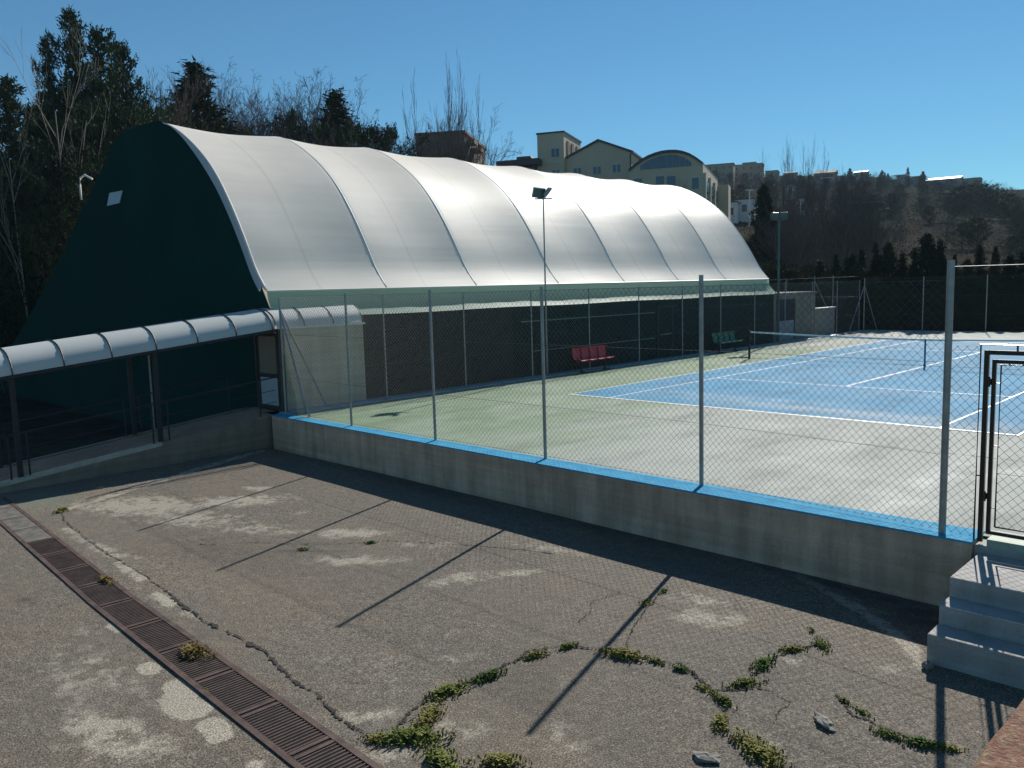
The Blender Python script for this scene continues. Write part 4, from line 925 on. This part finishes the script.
def place(o, x, y, z, rz=0.0, sc=1.0, label=None, group=None, sz=None):
    s3 = (sc, sc, sc if sz is None else sz)
    if o.name not in used:
        used.add(o.name); o.location = (x, y, z); o.rotation_euler = (0, 0, rz); o.scale = s3
        if label: o['label'] = label
        if group: o['group'] = group
        return o
    return copy_tree(o, (x, y, z), rz, s3, label, group)
def put(o, oh, u, v, r, label=None, group=None, wk=1.0, rz=None):
    p = at(u, v, r); x, y = p[0], p[1]; z = H(x, y); h = p[2]-z; k = h/oh
    return place(o, x, y, z-0.2, random.uniform(0, 6.28) if rz is None else rz, k*wk, label, group, sz=k)
random.seed(5)
PA = conifer('pine_tree', 'tall dark pine', 20, 8.5, 11, 'pine', 'pine', 110, 13, 0.15, jitter=0.45)
PB = conifer('pine_tree', 'tall dark pine', 20, 10, 12, 'pine', 'pine', 120, 13, 0.12, jitter=0.45)
SA = conifer('spruce_tree', 'dark spruce', 14, 6.6, 13, 'spruce', 'cypress', 120, 15, 0.05, jitter=0.16)
SB = conifer('spruce_tree', 'dark spruce', 14, 6.0, 14, 'spruce', 'cypress', 120, 15, 0.05, jitter=0.2)
BA = conifer('evergreen_bush', 'round dark evergreen', 8, 6.5, 15, 'bush', 'cypress', 70, 14, 0.05, jitter=0.25)
BB = conifer('evergreen_bush', 'round dark evergreen', 8, 7.5, 16, 'bush', 'pine', 70, 14, 0.05, jitter=0.3)
CA = conifer('cypress_tree', 'narrow dark cypress', 7, 2.3, 17, 'column', 'cypress', 80, 12, 0.0, jitter=0.2)
CB = conifer('cypress_tree', 'narrow dark cypress', 7, 2.9, 18, 'spruce', 'cypress', 80, 12, 0.0, jitter=0.3)
put(PA, 20, 70, 6, 50, 'tallest dark pine with a ragged narrow top left of the domed hall', wk=0.62)
put(PB, 20, 96, 25, 52, 'broad dark pine right of the tallest one behind the hall end', wk=0.78)
put(PB, 20, 122, 40, 54, 'pine with a blunt top just above the peak of the green end wall', wk=0.55, rz=2.0)
put(PA, 20, 45, 34, 51, 'leaning thin-topped pine left of the tallest one', wk=0.42, rz=4.0)
put(PA, 20, 5, 74, 46, 'dark pine cut by the left edge of the picture', wk=0.85, rz=1.0)
put(PB, 20, 28, 104, 52, 'short dark pine between the left-edge pine and the tallest pine', wk=0.5, rz=3.0)
put(SA, 14, 193, 60, 60, 'pointed dark spruce standing alone above the first roof bay', wk=1.75)
put(SB, 14, 335, 88, 64, 'spruce with a thin spire above the second roof rib', wk=1.55)
put(BB, 8, 286, 112, 66, 'dark bushy evergreen left of the spired spruce', wk=0.42)
put(BA, 8, 362, 124, 66, 'round dark evergreen touching the right of the spired spruce', wk=0.5)
put(BA, 8, 384, 127, 68, 'low dark evergreen right of the spired spruce', wk=0.5, rz=2.0)
put(BB, 8, 316, 122, 62, 'dark evergreen below and left of the spruce spire', wk=0.42, rz=3.0)
for i, (u, v, r) in enumerate([(62, 140, 44), (95, 120, 47), (75, 160, 42), (110, 105, 49), (40, 165, 46), (134, 112, 49), (20, 160, 47), (2, 175, 47), (160, 132, 56), (85, 95, 52), (52, 110, 50)]):
    put((BA, BB)[i % 2], 8, u, v, r, 'dark evergreen undergrowth tree behind the green end wall', 'evergreen undergrowth behind the hall end', wk=0.6)
# bare trees behind the hall
T1 = bare_tree('bare_tree', 'leafless tree', 12, 31, 0.52, 'bark', 5, (9, 6, 5, 4), upright=0.25)
T2 = bare_tree('bare_tree', 'leafless tree', 12, 32, 0.45, 'bark', 5, (9, 6, 5, 4), upright=0.4)
T3 = bare_tree('bare_poplar', 'leafless poplar', 14, 33, 0.20, 'bark', 4, (9, 5, 3), upright=0.8, r0=0.007)
T4 = bare_tree('pale_bare_tree', 'pale leafless tree', 14, 34, 0.42, 'bark_pale', 4, (7, 4, 3), upright=0.25, r0=0.007)
T6 = bare_tree('bare_tree', 'leafless tree', 12, 37, 0.55, 'twig_grey', 5, (10, 7, 5, 3), upright=0.25)
T5 = bare_tree('bare_shrub', 'leafless shrub', 5, 35, 0.5, 'bark', 4, (13, 6, 5), upright=0.35, r0=0.008)
put(T4, 14, 43, 30, 43, 'pale leafless tree with forked stems in front of the tall pines', wk=0.7)
put(T4, 14, 4, 88, 42, 'pale leaning leafless tree at the left edge', wk=0.6, rz=4.0)
for u, v, r in [(157, 48, 58), (150, 66, 60), (168, 78, 62), (238, 82, 66), (255, 88, 64), (270, 92, 66), (288, 84, 68), (300, 96, 66), (225, 95, 62), (242, 100, 60), (262, 105, 62), (312, 112, 70), (395, 118, 74), (408, 112, 76), (420, 120, 74), (385, 128, 76), (404, 126, 70), (142, 80, 57), (128, 92, 56), (488, 154, 100), (496, 157, 104), (278, 108, 60), (322, 122, 60), (350, 122, 70), (208, 100, 63), (176, 96, 58)]:
    put((T1, T2)[random.randint(0, 1)], 12, u, v, r, 'grey leafless tree in the wood behind the domed hall', 'leafless trees behind the hall', wk=random.uniform(0.7, 1.0))
for i in range(18):
    u = 205+i*7.0+random.uniform(-3, 3); put(T6, 12, u, random.uniform(80, 104), 68+random.uniform(-2, 4), 'fine-twigged grey tree in the band above the first roof bays', 'grey trees above the first roof bays', wk=0.8)
for i in range(11):
    u = 398+i*8+random.uniform(-3, 3); put((T6, T1)[i % 2], 12, u, random.uniform(118, 138), 78+random.uniform(-2, 6), 'leafless tree crowding the front of the brown building', 'leafless trees at the brown building', wk=0.7)
for u, v, r in [(437, 97, 80), (446, 94, 80), (455, 104, 82), (466, 108, 82), (430, 112, 78), (475, 128, 84), (414, 100, 82)]:
    put(T3, 14, u, v, r, 'slim leafless poplar in front of the brown building', 'poplars in front of the brown building', wk=0.75)
for i in range(46):
    u = random.uniform(-30, 95); r = float(np.interp(u, [-30, 0, 20, 40, 60, 80, 95], [50, 47, 44.5, 41.5, 39.5, 37.5, 37]))+random.uniform(5, 11); v = random.uniform(190, 285)
    if u > 60 and v > 230: continue
    put((T5, T2, T1)[i % 3], (5, 12, 12)[i % 3], u, v-10, r, 'brown leafless bush in the tangle left of the green end wall', 'leafless bushes left of the hall', wk=1.1)
# evergreen hedge row beyond the far fence
for i, (u, v) in enumerate([(820, 262), (836, 256), (852, 258), (862, 252), (876, 244), (889, 246), (903, 254), (915, 250), (928, 237), (941, 241), (955, 256), (968, 262), (980, 247), (996, 248), (1010, 258), (1023, 252), (1040, 245), (1056, 250), (1075, 246)]):
    put((CB, SB, CA)[i % 3], (7, 14, 7)[i % 3], u, v-5, 55+random.uniform(-1.5, 2), 'narrow dark evergreen in the row beyond the far fence', 'evergreens beyond the far fence', wk=random.uniform(1.15, 1.45) if i % 3 != 1 else 0.95)
for i in range(20):
    u = 818+i*14+random.uniform(-5, 5); put((BA, BB)[i % 2], 8, u, random.uniform(270, 296), 54.3, 'dark evergreen shrub filling the foot of the far row', 'shrubs at the foot of the far row', wk=0.95)
for i, (u, v, r) in enumerate([(780, 262, 58), (792, 268, 57), (806, 262, 57), (768, 268, 58), (826, 268, 56), (788, 276, 54), (776, 258, 66)]):
    put((BB, BA)[i % 2], 8, u, v, r, 'dark evergreen shrub behind the service hut', 'shrubs behind the service hut', wk=0.9)
put(CA, 7, 764, 184, 84, 'lone dark cypress above the end of the hall roof', wk=0.75)
# leafless trees on the slope right of the hall
for i in range(60):
    u = random.uniform(772, 880); r = random.uniform(66, 150); t_ = (r-66)/84
    v = random.uniform(205, 235)-45*t_
    put((T1, T2, T3)[i % 3], (12, 12, 14)[i % 3], u, v, r, 'brown leafless tree on the slope right of the domed hall', 'leafless trees on the right slope', wk=random.uniform(0.75, 1.1))
for u, v in [(772, 160), (781, 158), (788, 154), (797, 150), (804, 151), (812, 157), (822, 158)]:
    put(T3, 14, u, v, 128+random.uniform(-6, 10), 'slim leafless poplar reaching above the skyline', 'poplars on the skyline', wk=0.8)
put(T2, 12, 683, 172, 108, 'small leafless tree in front of the arched hall', wk=0.8)
# rounded leafless crowns and dark groves further up
for i, (u, v, r) in enumerate([(885, 207, 200), (900, 200, 205), (914, 203, 200), (930, 212, 190), (868, 203, 215), (945, 218, 185), (965, 217, 180), (980, 221, 178), (850, 194, 230), (1010, 220, 170), (925, 192, 240), (845, 208, 190), (895, 196, 250), (880, 192, 260), (940, 200, 220), (905, 190, 280), (860, 190, 270), (955, 222, 175), (830, 190, 240), (815, 186, 250)]):
    put((T6, T6, T2)[i % 3], 12, u, v, r, 'broad leafless tree high on the far slope', 'leafless trees on the far slope', wk=2.0)
for i, (u, v, r) in enumerate([(960, 186, 240), (972, 184, 245), (985, 183, 250), (998, 187, 240), (1012, 193, 230), (1024, 197, 225), (990, 196, 215), (948, 192, 250), (1030, 212, 170), (1018, 213, 165), (1036, 218, 160), (975, 200, 205), (1004, 202, 205), (705, 192, 150), (728, 188, 190), (740, 184, 200), (955, 203, 210), (1016, 205, 190), (966, 194, 225), (862, 180, 300), (900, 184, 310), (880, 182, 320), (842, 180, 310), (925, 184, 300), (768, 180, 260), (800, 180, 280), (826, 178, 330), (940, 182, 330)]):
    put((BA, BB)[i % 2], 8, u, v, r, 'dark evergreen in the groves of the upper hillside', 'evergreens on the upper hillside', wk=0.9)
for i in range(34):
    u = random.uniform(800, 1040); r = random.uniform(120, 300); q_ = spot(u, r)
    place((T6, BA, T6, BB)[i % 4], q_[0], q_[1], q_[2]-0.2, random.uniform(0, 6.28), random.uniform(0.35, 0.7), ('grey leafless tree in the hedgerows of the far slope', 'small dark evergreen in the hedgerows of the far slope')[i % 2], ('leafless trees in the hedgerows', 'evergreens in the hedgerows')[i % 2])
for i, (u, v) in enumerate([(850, 168), (862, 170), (882, 170), (885, 172), (888, 173), (908, 167), (923, 171), (845, 172)]):
    put((CA, CB)[i % 2], 7, u, v, 430+random.uniform(-15, 25), 'small dark cypress against the skyline', 'cypresses on the skyline', wk=1.4)
for i in range(46):
    u = 955+random.uniform(0, 90); put((T1, T2)[i % 2], 12, u, 176+(u-955)*0.18+random.uniform(-3, 5), 470+random.uniform(-40, 30), 'leafless tree in the thin line along the ridge', 'leafless trees on the ridge', wk=1.5)
for i in range(58):
    u = 716+i*4.6+random.uniform(-2, 2); base_v = float(np.interp(u, [716, 800, 880, 980], [170, 171, 173, 178]))
    if i % 3 == 0: put((BA, BB)[i % 2], 8, u, base_v+random.uniform(0, 5), random.uniform(330, 400), 'dark evergreen between the houses of the ridge', 'evergreens between the ridge houses', wk=0.8)
    else: put((T6, T1)[i % 2], 12, u, base_v+random.uniform(-2, 5), random.uniform(330, 400), 'leafless tree between the houses of the ridge', 'leafless trees between the ridge houses', wk=1.4)
# scrub covering the hillside: uncountable
WU = [-60, -30, 0, 20, 40, 60, 80, 110]; WR = [54, 50, 47, 44.5, 41.5, 39.5, 37.5, 36]
def scrub():
    r = np.random.default_rng(21); V = []; F = []
    def add(u, rr, hh, n):
        d = ray(u, 290); k = rr/math.hypot(d[0], d[1]); x, y = CL[0]+d[0]*k, CL[1]+d[1]*k; z = H(x, y)
        for _ in range(n):
            a = r.uniform(0, 6.28); ln = hh*r.uniform(0.4, 1.1); lean = r.normal(0, 0.33, 2)*ln; w = 0.006*ln+0.00012*rr
            b = np.array([x+r.normal(0, hh*0.35), y+r.normal(0, hh*0.35), z-0.1]); t = b+np.array([lean[0], lean[1], ln]); s = np.array([math.cos(a), math.sin(a), 0])*w
            n0 = len(V); V.extend([b-s, b+s, t]); F.append((n0, n0+1, n0+2))
    for _ in range(1500): add(r.uniform(758, 900), 80*math.exp(r.uniform(0, 1.75)), r.uniform(1.0, 2.6), 12)
    for _ in range(900): add(r.uniform(880, 1060), 80*math.exp(r.uniform(0, 1.75)), r.uniform(0.3, 1.0), 10)
    for _ in range(900): add(r.uniform(760, 880), r.uniform(62, 170), r.uniform(1.5, 4.0), 10)
    for _ in range(900):
        u = r.uniform(-60, 110); add(u, float(np.interp(u, WU, WR))+r.uniform(3.5, 18), r.uniform(0.8, 2.4), 12)
    for _ in range(700): add(r.uniform(100, 520), r.uniform(58, 100), r.uniform(1.0, 3.5), 10)
    mb = MB(); mb.add(V, F); tag(mb.build('hillside_scrub', M['twig'], loc=(0, 0, 0)), 'brown leafless scrub covering the hillsides', 'scrub', kind='stuff')
scrub()
def ivy():
    r = np.random.default_rng(22); V = []; F = []
    for _ in range(9000):
        if r.uniform() < 0.55: u, hh = r.uniform(-40, 92), r.uniform(0.1, 5.5); rr = float(np.interp(u, WU, WR))+r.uniform(3, 12)
        else: u, rr, hh = r.uniform(730, 1050), 80*math.exp(r.uniform(0, 1.6)), r.uniform(0.1, 1.6)
        d = ray(u, 290); k = rr/math.hypot(d[0], d[1]); p = np.array([CL[0]+d[0]*k, CL[1]+d[1]*k, 0]); p[2] = H(p[0], p[1])+hh
        s = 0.05+0.0007*rr
        for _ in range(2):
            q = r.normal(0, 1, 3); q /= np.linalg.norm(q); w = np.cross(q, r.normal(0, 1, 3)); w /= np.linalg.norm(w); c = p+r.normal(0, s*2, 3)
            n0 = len(V); V.extend([c-q*s, c+w*s*0.6, c+q*s, c-w*s*0.6]); F.append((n0, n0+1, n0+2, n0+3))
    mb = MB(); mb.add(V, F); tag(mb.build('undergrowth', M['shrub_leaf'], loc=(0, 0, 0)), 'olive green undergrowth and ivy among the leafless bushes', 'undergrowth', kind='stuff')
ivy()

# ------------------------------------------------------------------ school buildings on the slope
D0 = 118.0; a0 = math.radians(12)
P0 = at(620, 180, D0); cdir = np.array([CL[0]-P0[0], CL[1]-P0[1], 0]); cdir /= np.linalg.norm(cdir)
vr = np.array([-cdir[1], cdir[0], 0])                                                    # viewer's right
FN = cdir*math.cos(a0)-vr*math.sin(a0); FR = vr*math.cos(a0)+cdir*math.sin(a0); FU = np.array([0, 0, 1.0])
def fp(u, v, fwd=0.0):                                                                   # pixel -> (s, z) on a facade plane
    p = on_plane(u, v, P0+FN*fwd, FN); return np.dot(p-P0, FR), p[2]
def fw(s, z, fwd=0.0): return np.array([P0[0], P0[1], 0])+FR*s+FN*fwd+FU*z
GZ = H(P0[0], P0[1])-3.0
def facade_rect(mb, u0, v0, u1, v1, fwd, depth):
    s0, z1 = fp(u0, v0, fwd); s1, z0 = fp(u1, v1, fwd); mb.extrude([fw(s0, z0, fwd), fw(s1, z0, fwd), fw(s1, z1, fwd), fw(s0, z1, fwd)], FN*depth)
def windows(parent, lst, fwd):
    for u0, v0, u1, v1 in lst:
        f = MB(); facade_rect(f, u0, v0, u1, v1, fwd, 0.06); w = f.build('window', M['glass_blue'], parent)
        um = (u0+u1)/2; f = MB(); facade_rect(f, um-0.5, v0, um+0.5, v1, fwd+0.07, 0.03); f.build('mullion', M['school_light'], w)
# tower
s0, z0 = fp(537, 134.5, 1.0); s1, z1 = fp(563.5, 132.3, 1.0)
tw = thing('tower_building', 'square yellow tower block with paired blue windows behind the hall roof', 'building', fw((s0+s1)/2, GZ, -3))
mb = MB(); mb.extrude([fw(s0, GZ, 1), fw(s1, GZ, 1), fw(s1, z1, 1), fw(s0, z1, 1)], -FN*9.5); mb.build('wall', M['school'], tw)
mb = MB(); mb.extrude([fw(s0-.12, z1, 1.12), fw(s1+.12, z1, 1.12), fw(s1+.12, z1+.22, 1.12), fw(s0-.12, z1+.22, 1.12)], -FN*9.74); mb.build('roof', M['roof_dark'], tw)
for k in (1.6, 4.0, 6.6):
    mb = MB(); mb.extrude([fw(s1+.002, z1-3.6, 1-k), fw(s1+.10, z1-3.6, 1-k), fw(s1+.10, z1-0.9, 1-k), fw(s1+.002, z1-0.9, 1-k)], -FN*1.3); mb.build('window', M['brick'], tw)
windows(tw, [(551.5, 149, 559, 156.3), (552.5, 170.5, 559.5, 177)], 1.0)
mb = MB(); facade_rect(mb, 537.5, 161.5, 563.3, 162.6, 1.0, 0.08); mb.build('string_course', M['school_light'], tw)
# gabled hall
O = [fp(563.7, 160.2), fp(598.4, 141.2), fp(631.2, 152.4)]
gh = thing('gabled_building', 'yellow building with a low dark gable and a row of paired windows', 'building', fw(O[1][0], GZ, -5))
mb = MB(); mb.extrude([fw(O[0][0], GZ), fw(O[2][0], GZ), fw(*O[2]), fw(*O[1]), fw(*O[0])], -FN*14); mb.build('wall', M['school'], gh)
mb = MB(); t_ = 0.28
mb.extrude([fw(O[0][0]-.3, O[0][1]-.15, .3), fw(*O[1], .3), fw(O[2][0]+.3, O[2][1]-.1, .3), fw(O[2][0]+.3, O[2][1]-.1+t_, .3), fw(O[1][0], O[1][1]+t_, .3), fw(O[0][0]-.3, O[0][1]-.15+t_, .3)], -FN*14.6); mb.build('roof', M['roof_dark'], gh)
windows(gh, [(573.8, 168.5, 581, 175.2), (593.4, 167, 600.8, 173.6), (612.8, 165, 620.3, 171.8)], 0.0)
mb = MB(); mb.tube([fw(O[2][0]-.1, GZ, .12), fw(O[2][0]-.1, O[2][1]-.2, .12)], 0.09, 6); mb.build('downpipe', M['roof_dark'], gh)
# arched hall in front
ff_ = 3.5
ah = thing('arched_building', 'yellow hall with a barrel roof and a fan of tall panes', 'building', fw(fp(655, 170, ff_)[0], GZ, 0))
arcp = [(629, 171.5), (635, 166.5), (641, 162), (648, 158), (655, 155.2), (662, 153.3), (669, 152.4), (676, 152.3), (683, 153.4), (690, 155.9), (696, 159.4), (703, 164.5)]
A = [fp(u, v, ff_) for u, v in arcp]
mb = MB(); mb.extrude([fw(A[0][0], GZ, ff_)]+[fw(A[-1][0], GZ, ff_)]+[fw(*a, ff_) for a in A[::-1]], -FN*19); mb.build('wall', M['school'], ah)
mb = MB(); mb.extrude([fw(a[0], a[1]-.02, ff_+.35) for a in A]+[fw(a[0]*1.0, a[1]+.3, ff_+.35) for a in A[::-1]], -FN*19.6); mb.build('roof', M['roof_dark'], ah)
arcg = [(640.5, 165.8), (646, 161.8), (652, 158.6), (660, 155.9), (668, 154.7), (676, 154.9), (684, 157.3), (690, 161.2), (691.5, 163.5)]
Gp = [fp(u, v, ff_) for u, v in arcg]; zb0 = fp(640.5, 170, ff_)[1]; zb1 = fp(691, 165.8, ff_)[1]; zb = (zb0+zb1)/2
mb = MB(); mb.extrude([fw(Gp[0][0], zb, ff_), fw(Gp[-1][0], zb, ff_)]+[fw(*g, ff_) for g in Gp[::-1]], FN*0.06); gl = mb.build('fan_window', M['glass_blue'], ah)
for u in (647, 653.5, 660, 666.5, 673, 679.5, 685.5):
    s = fp(u, 160, ff_)[0]; zt = np.interp(s, [g[0] for g in Gp], [g[1] for g in Gp]); mb = MB(); mb.extrude([fw(s-.08, zb, ff_+.06), fw(s+.08, zb, ff_+.06), fw(s+.08, zt, ff_+.06), fw(s-.08, zt, ff_+.06)], FN*0.05); mb.build('mullion', M['house_grey'], gl)
for r_ in [(656, 176.5, 664, 186.5), (667, 176.5, 675.5, 187.5), (692, 178, 698.5, 188.5), (634, 179, 642, 186)]:
    mb = MB(); facade_rect(mb, *r_, ff_, 0.06); mb.build('window', M['glass_blue'], ah)
sr, zr = A[-1]
for k in (0.3, 6.2, 12.4):
    mb = MB(); mb.extrude([fw(sr+.002, GZ, ff_-k), fw(sr+.35, GZ, ff_-k), fw(sr+.35, zr-1.0, ff_-k), fw(sr+.002, zr-1.0, ff_-k)], -FN*0.7); mb.build('pilaster', M['school_light'], ah)
mb = MB(); mb.extrude([fw(sr+.002, zr-3.2, ff_-1.2), fw(sr+.22, zr-3.2, ff_-1.2), fw(sr+.22, zr-1.9, ff_-1.2), fw(sr+.002, zr-1.9, ff_-1.2)], -FN*16.5); mb.build('side_window', M['window_dark'], ah)
mb = MB(); mb.extrude([fw(sr-1.5, GZ, ff_-19.1), fw(sr+1.6, GZ, ff_-19.1), fw(sr+1.6, zr-0.6, ff_-19.1), fw(sr-1.5, zr-0.6, ff_-19.1)], -FN*4); mb.build('stair_tower', M['school'], ah)
# low brown-roofed house and brown brick block
lh = thing('low_house', 'low house with stacked brown flat roofs left of the yellow tower', 'building', fw(fp(515, 165, 2)[0], GZ, 0))
mb = MB(); facade_rect(mb, 500, 164.3, 537, 190, 1.0, 0.8); mb.build('wall', M['brick'], lh)
s0, z1 = fp(496, 161.3, 3); s1, z0 = fp(538, 163.6, 3); mb = MB(); mb.extrude([fw(s0, z0, 3), fw(s1, z0, 3), fw(s1, z1, 3), fw(s0, z1, 3)], -FN*6); mb.build('roof', M['roof_dark'], lh)
s0, z1 = fp(516, 157, 1); s1, z0 = fp(534, 160.6, 1); mb = MB(); mb.extrude([fw(s0, z0, 1), fw(s1, z0, 1), fw(s1-.6, z1, 1), fw(s0+.1, z1, 1)], -FN*4); mb.build('upper_roof', M['roof_tile'], lh)
mb = MB(); mb.extrude([fw(s0, z0-1.0, 1.8), fw(s1, z0-1.0, 1.8), fw(s1, z0-.4, 1.8), fw(s0, z0-.4, 1.8)], FN*0.05); mb.build('window', M['window_dark'], lh)
Pb = at(440, 150, 108); cb = np.array([CL[0]-Pb[0], CL[1]-Pb[1], 0]); cb /= np.linalg.norm(cb); vb = np.array([-cb[1], cb[0], 0]); ab = math.radians(14)
BN = cb*math.cos(ab)-vb*math.sin(ab); BR = vb*math.cos(ab)+cb*math.sin(ab)
def bp_(u, v): p = on_plane(u, v, Pb, BN); return np.dot(p-Pb, BR), p[2]
def bw(s, z, f=0.0): return np.array([Pb[0], Pb[1], 0])+BR*s+BN*f+FU*z
bb = thing('brown_building', 'brown brick block half hidden by slim leafless poplars', 'building', bw(0, GZ, -6))
s0, z1 = bp_(416, 135); s1, _ = bp_(464, 133.5); z1 = (z1+_)/2
mb = MB(); mb.extrude([bw(s0, GZ), bw(s1, GZ), bw(s1, z1), bw(s0, z1)], -BN*14); mb.build('wall', M['brick'], bb)
mb = MB(); mb.extrude([bw(s0-.2, z1, .2), bw(s1+.2, z1, .2), bw(s1+.2, z1+.3, .2), bw(s0-.2, z1+.3, .2)], -BN*14.4); mb.build('roof', M['roof_tile'], bb)
for i in range(2):
    zz = z1-0.6-0.62*i; mb = MB(); mb.extrude([bw(s1+.002, zz-0.5, -1.5-2.4*i), bw(s1+1.0+.35*i, zz-0.5, -1.5-2.4*i), bw(s1+1.0+.35*i, zz, -1.5-2.4*i), bw(s1+.002, zz, -1.5-2.4*i)], -BN*2.2); mb.build('balcony', M['house_tan'], bb)
for u in (424, 435, 447, 457):
    s, z = bp_(u, 143); mb = MB(); mb.extrude([bw(s-.4, z-.9, 0), bw(s+.4, z-.9, 0), bw(s+.4, z, 0), bw(s-.4, z, 0)], BN*0.05); mb.build('window', M['window_dark'], bb)

# ------------------------------------------------------------------ houses of the hill town
def house(u0, u1, vt, D, mat, lab, storeys=2, flat=True, depth=8, roof='roof_tile', name='house', turn=0.12, group=None):
    um = (u0+u1)/2; P = at(um, vt, D); c = np.array([CL[0]-P[0], CL[1]-P[1], 0]); c /= np.linalg.norm(c); v_ = np.array([-c[1], c[0], 0])
    n = c*math.cos(turn)-v_*math.sin(turn); r_ = v_*math.cos(turn)+c*math.sin(turn)
    w = (u1-u0)*D/CAMP['f']; zt = P[2]; zg = H(P[0], P[1])-2.0; B = np.array([P[0], P[1], 0])
    t = thing(name, lab, 'house', (P[0], P[1], zg), group)
    def q(s, z, f=0.0): return B+r_*s+n*f+FU*z
    hh = zt-(0.0 if flat else min(1.6, w*0.16))
    mb = MB(); mb.extrude([q(-w/2, zg), q(w/2, zg), q(w/2, hh), q(-w/2, hh)], -n*depth); mb.build('wall', M[mat], t)
    mb = MB()
    if flat: mb.extrude([q(-w/2-.2, hh, .2), q(w/2+.2, hh, .2), q(w/2+.2, hh+.25, .2), q(-w/2-.2, hh+.25, .2)], -n*(depth+.4))
    else: mb.extrude([q(-w/2-.3, hh, .4), q(-w/2-.3, zt, -depth/2), q(-w/2-.3, hh, -depth-.4)], r_*(w+.6))
    mb.build('roof', M[roof], t)
    nw = max(1, int(w/3.0))
    for st_ in range(storeys):
        z = hh-1.0-2.9*st_
        for i in range(nw):
            s = -w/2+w*(i+0.5)/nw; mb = MB(); mb.extrude([q(s-.45, z-1.3), q(s+.45, z-1.3), q(s+.45, z), q(s-.45, z)], n*0.06); mb.build('window', M['window_dark'], t)
    return t
house(701, 732, 164.5, 400, 'house_tan', 'long tan building on the skyline right of the arched hall', 2, True)
house(734, 761, 164.5, 420, 'house_tan', 'broad tan apartment block at the left of the skyline', 3, True)
house(743, 755, 162.8, 440, 'house_grey', 'grey upper block topping the tan apartment block', 1, True, roof='roof_dark')
house(766, 777, 171, 430, 'house_grey', 'flat grey house left of the skyline poplars', 1, True, roof='roof_dark')
house(784, 795, 171, 430, 'house_pink', 'low terracotta roofed house behind the skyline poplars', 1, False)
house(815, 834, 169.5, 420, 'house_pink', 'wide terracotta roofed house right of the skyline poplars', 1, False)
house(822, 831, 178, 360, 'house_grey', 'small house with a bright white flat roof below the ridge', 1, True, roof='white_paint')
house(855, 866, 170, 450, 'house_grey', 'grey house behind the first skyline cypresses', 1, False, roof='roof_dark')
house(898, 906, 175, 440, 'house_grey', 'tiny white roofed house left of the tallest skyline cypress', 1, True, roof='white_paint')
house(912, 921, 176.5, 440, 'house_grey', 'tiny white roofed house right of the tallest skyline cypress', 1, True, roof='white_paint')
house(930, 956, 175.5, 430, 'house_grey', 'long grey shed roof on the ridge at the right', 1, False, roof='roof_dark', depth=16)
house(965, 978, 178.5, 420, 'house_tan', 'tan house beside the grey shed on the ridge', 1, True)
house(857, 880, 203, 250, 'window_dark', 'long low shed with a bright white roof on the slope', 1, True, roof='white_paint')
house(879, 889, 207, 245, 'house_pink', 'small pink house beside the white roofed shed', 1, False)
house(934, 950, 224, 190, 'house_grey', 'low grey hut at the edge of the brown field', 1, True, roof='roof_dark')
house(996, 1006, 220, 215, 'house_grey', 'small grey house by the dark trees at the right edge', 1, True, roof='white_paint')
house(725, 737, 202.5, 165, 'house_white', 'small white garden house with a plain wall right of the arched hall', 1, True)
house(736, 753, 199.5, 168, 'house_white', 'white house with a dark flat roof above the end of the hall', 1, True, roof='roof_dark')
gp = at(749.5, 200, 160); mb = MB(); mb.tube([(gp[0], gp[1], H(gp[0], gp[1])), (gp[0], gp[1], at(749.5, 190, 160)[2])], 0.12, 6)
sp = thing('street_lamp', 'white T-shaped street lamp above the white house', 'street lamp', (gp[0], gp[1], H(gp[0], gp[1])))
mb.build('pole', M['white_paint'], sp); zt = at(749.5, 190, 160)[2]
mb = MB(); mb.box((gp[0], gp[1], zt), (1.5, 0.25, 0.15), rz=0.75); mb.build('lamp_head', M['white_paint'], sp)
for k, (u, v, r) in enumerate([(790, 186, 300), (803, 200, 200), (838, 197, 260), (851, 201, 255)]):
    house(u-2.5, u+2.5, v, r, 'house_white', ['tiny white house among the upper bare trees', 'tiny white house on the brown slope right of the lamp post', 'tiny white house in the middle of the slope', 'tiny white house left of the long low shed'][k], 1, True, roof='white_paint')

# ------------------------------------------------------------------ thin air between here and the far ridge
mh = bpy.data.materials.new('haze_air'); mh.use_nodes = True; hn = mh.node_tree; hn.nodes.clear()
ho = hn.nodes.new('ShaderNodeOutputMaterial'); pv = hn.nodes.new('ShaderNodeVolumePrincipled')
pv.inputs['Color'].default_value = (0.70, 0.88, 1.0, 1); pv.inputs['Density'].default_value = 0.00026; pv.inputs['Anisotropy'].default_value = -0.2
hn.links.new(pv.outputs[0], ho.inputs['Volume'])
mb = MB(); mb.aabb((-760, -80, -4), (260, 760, 110)); hz = mb.build('haze', mh, loc=(0, 0, 0)); tag(hz, kind='stuff')
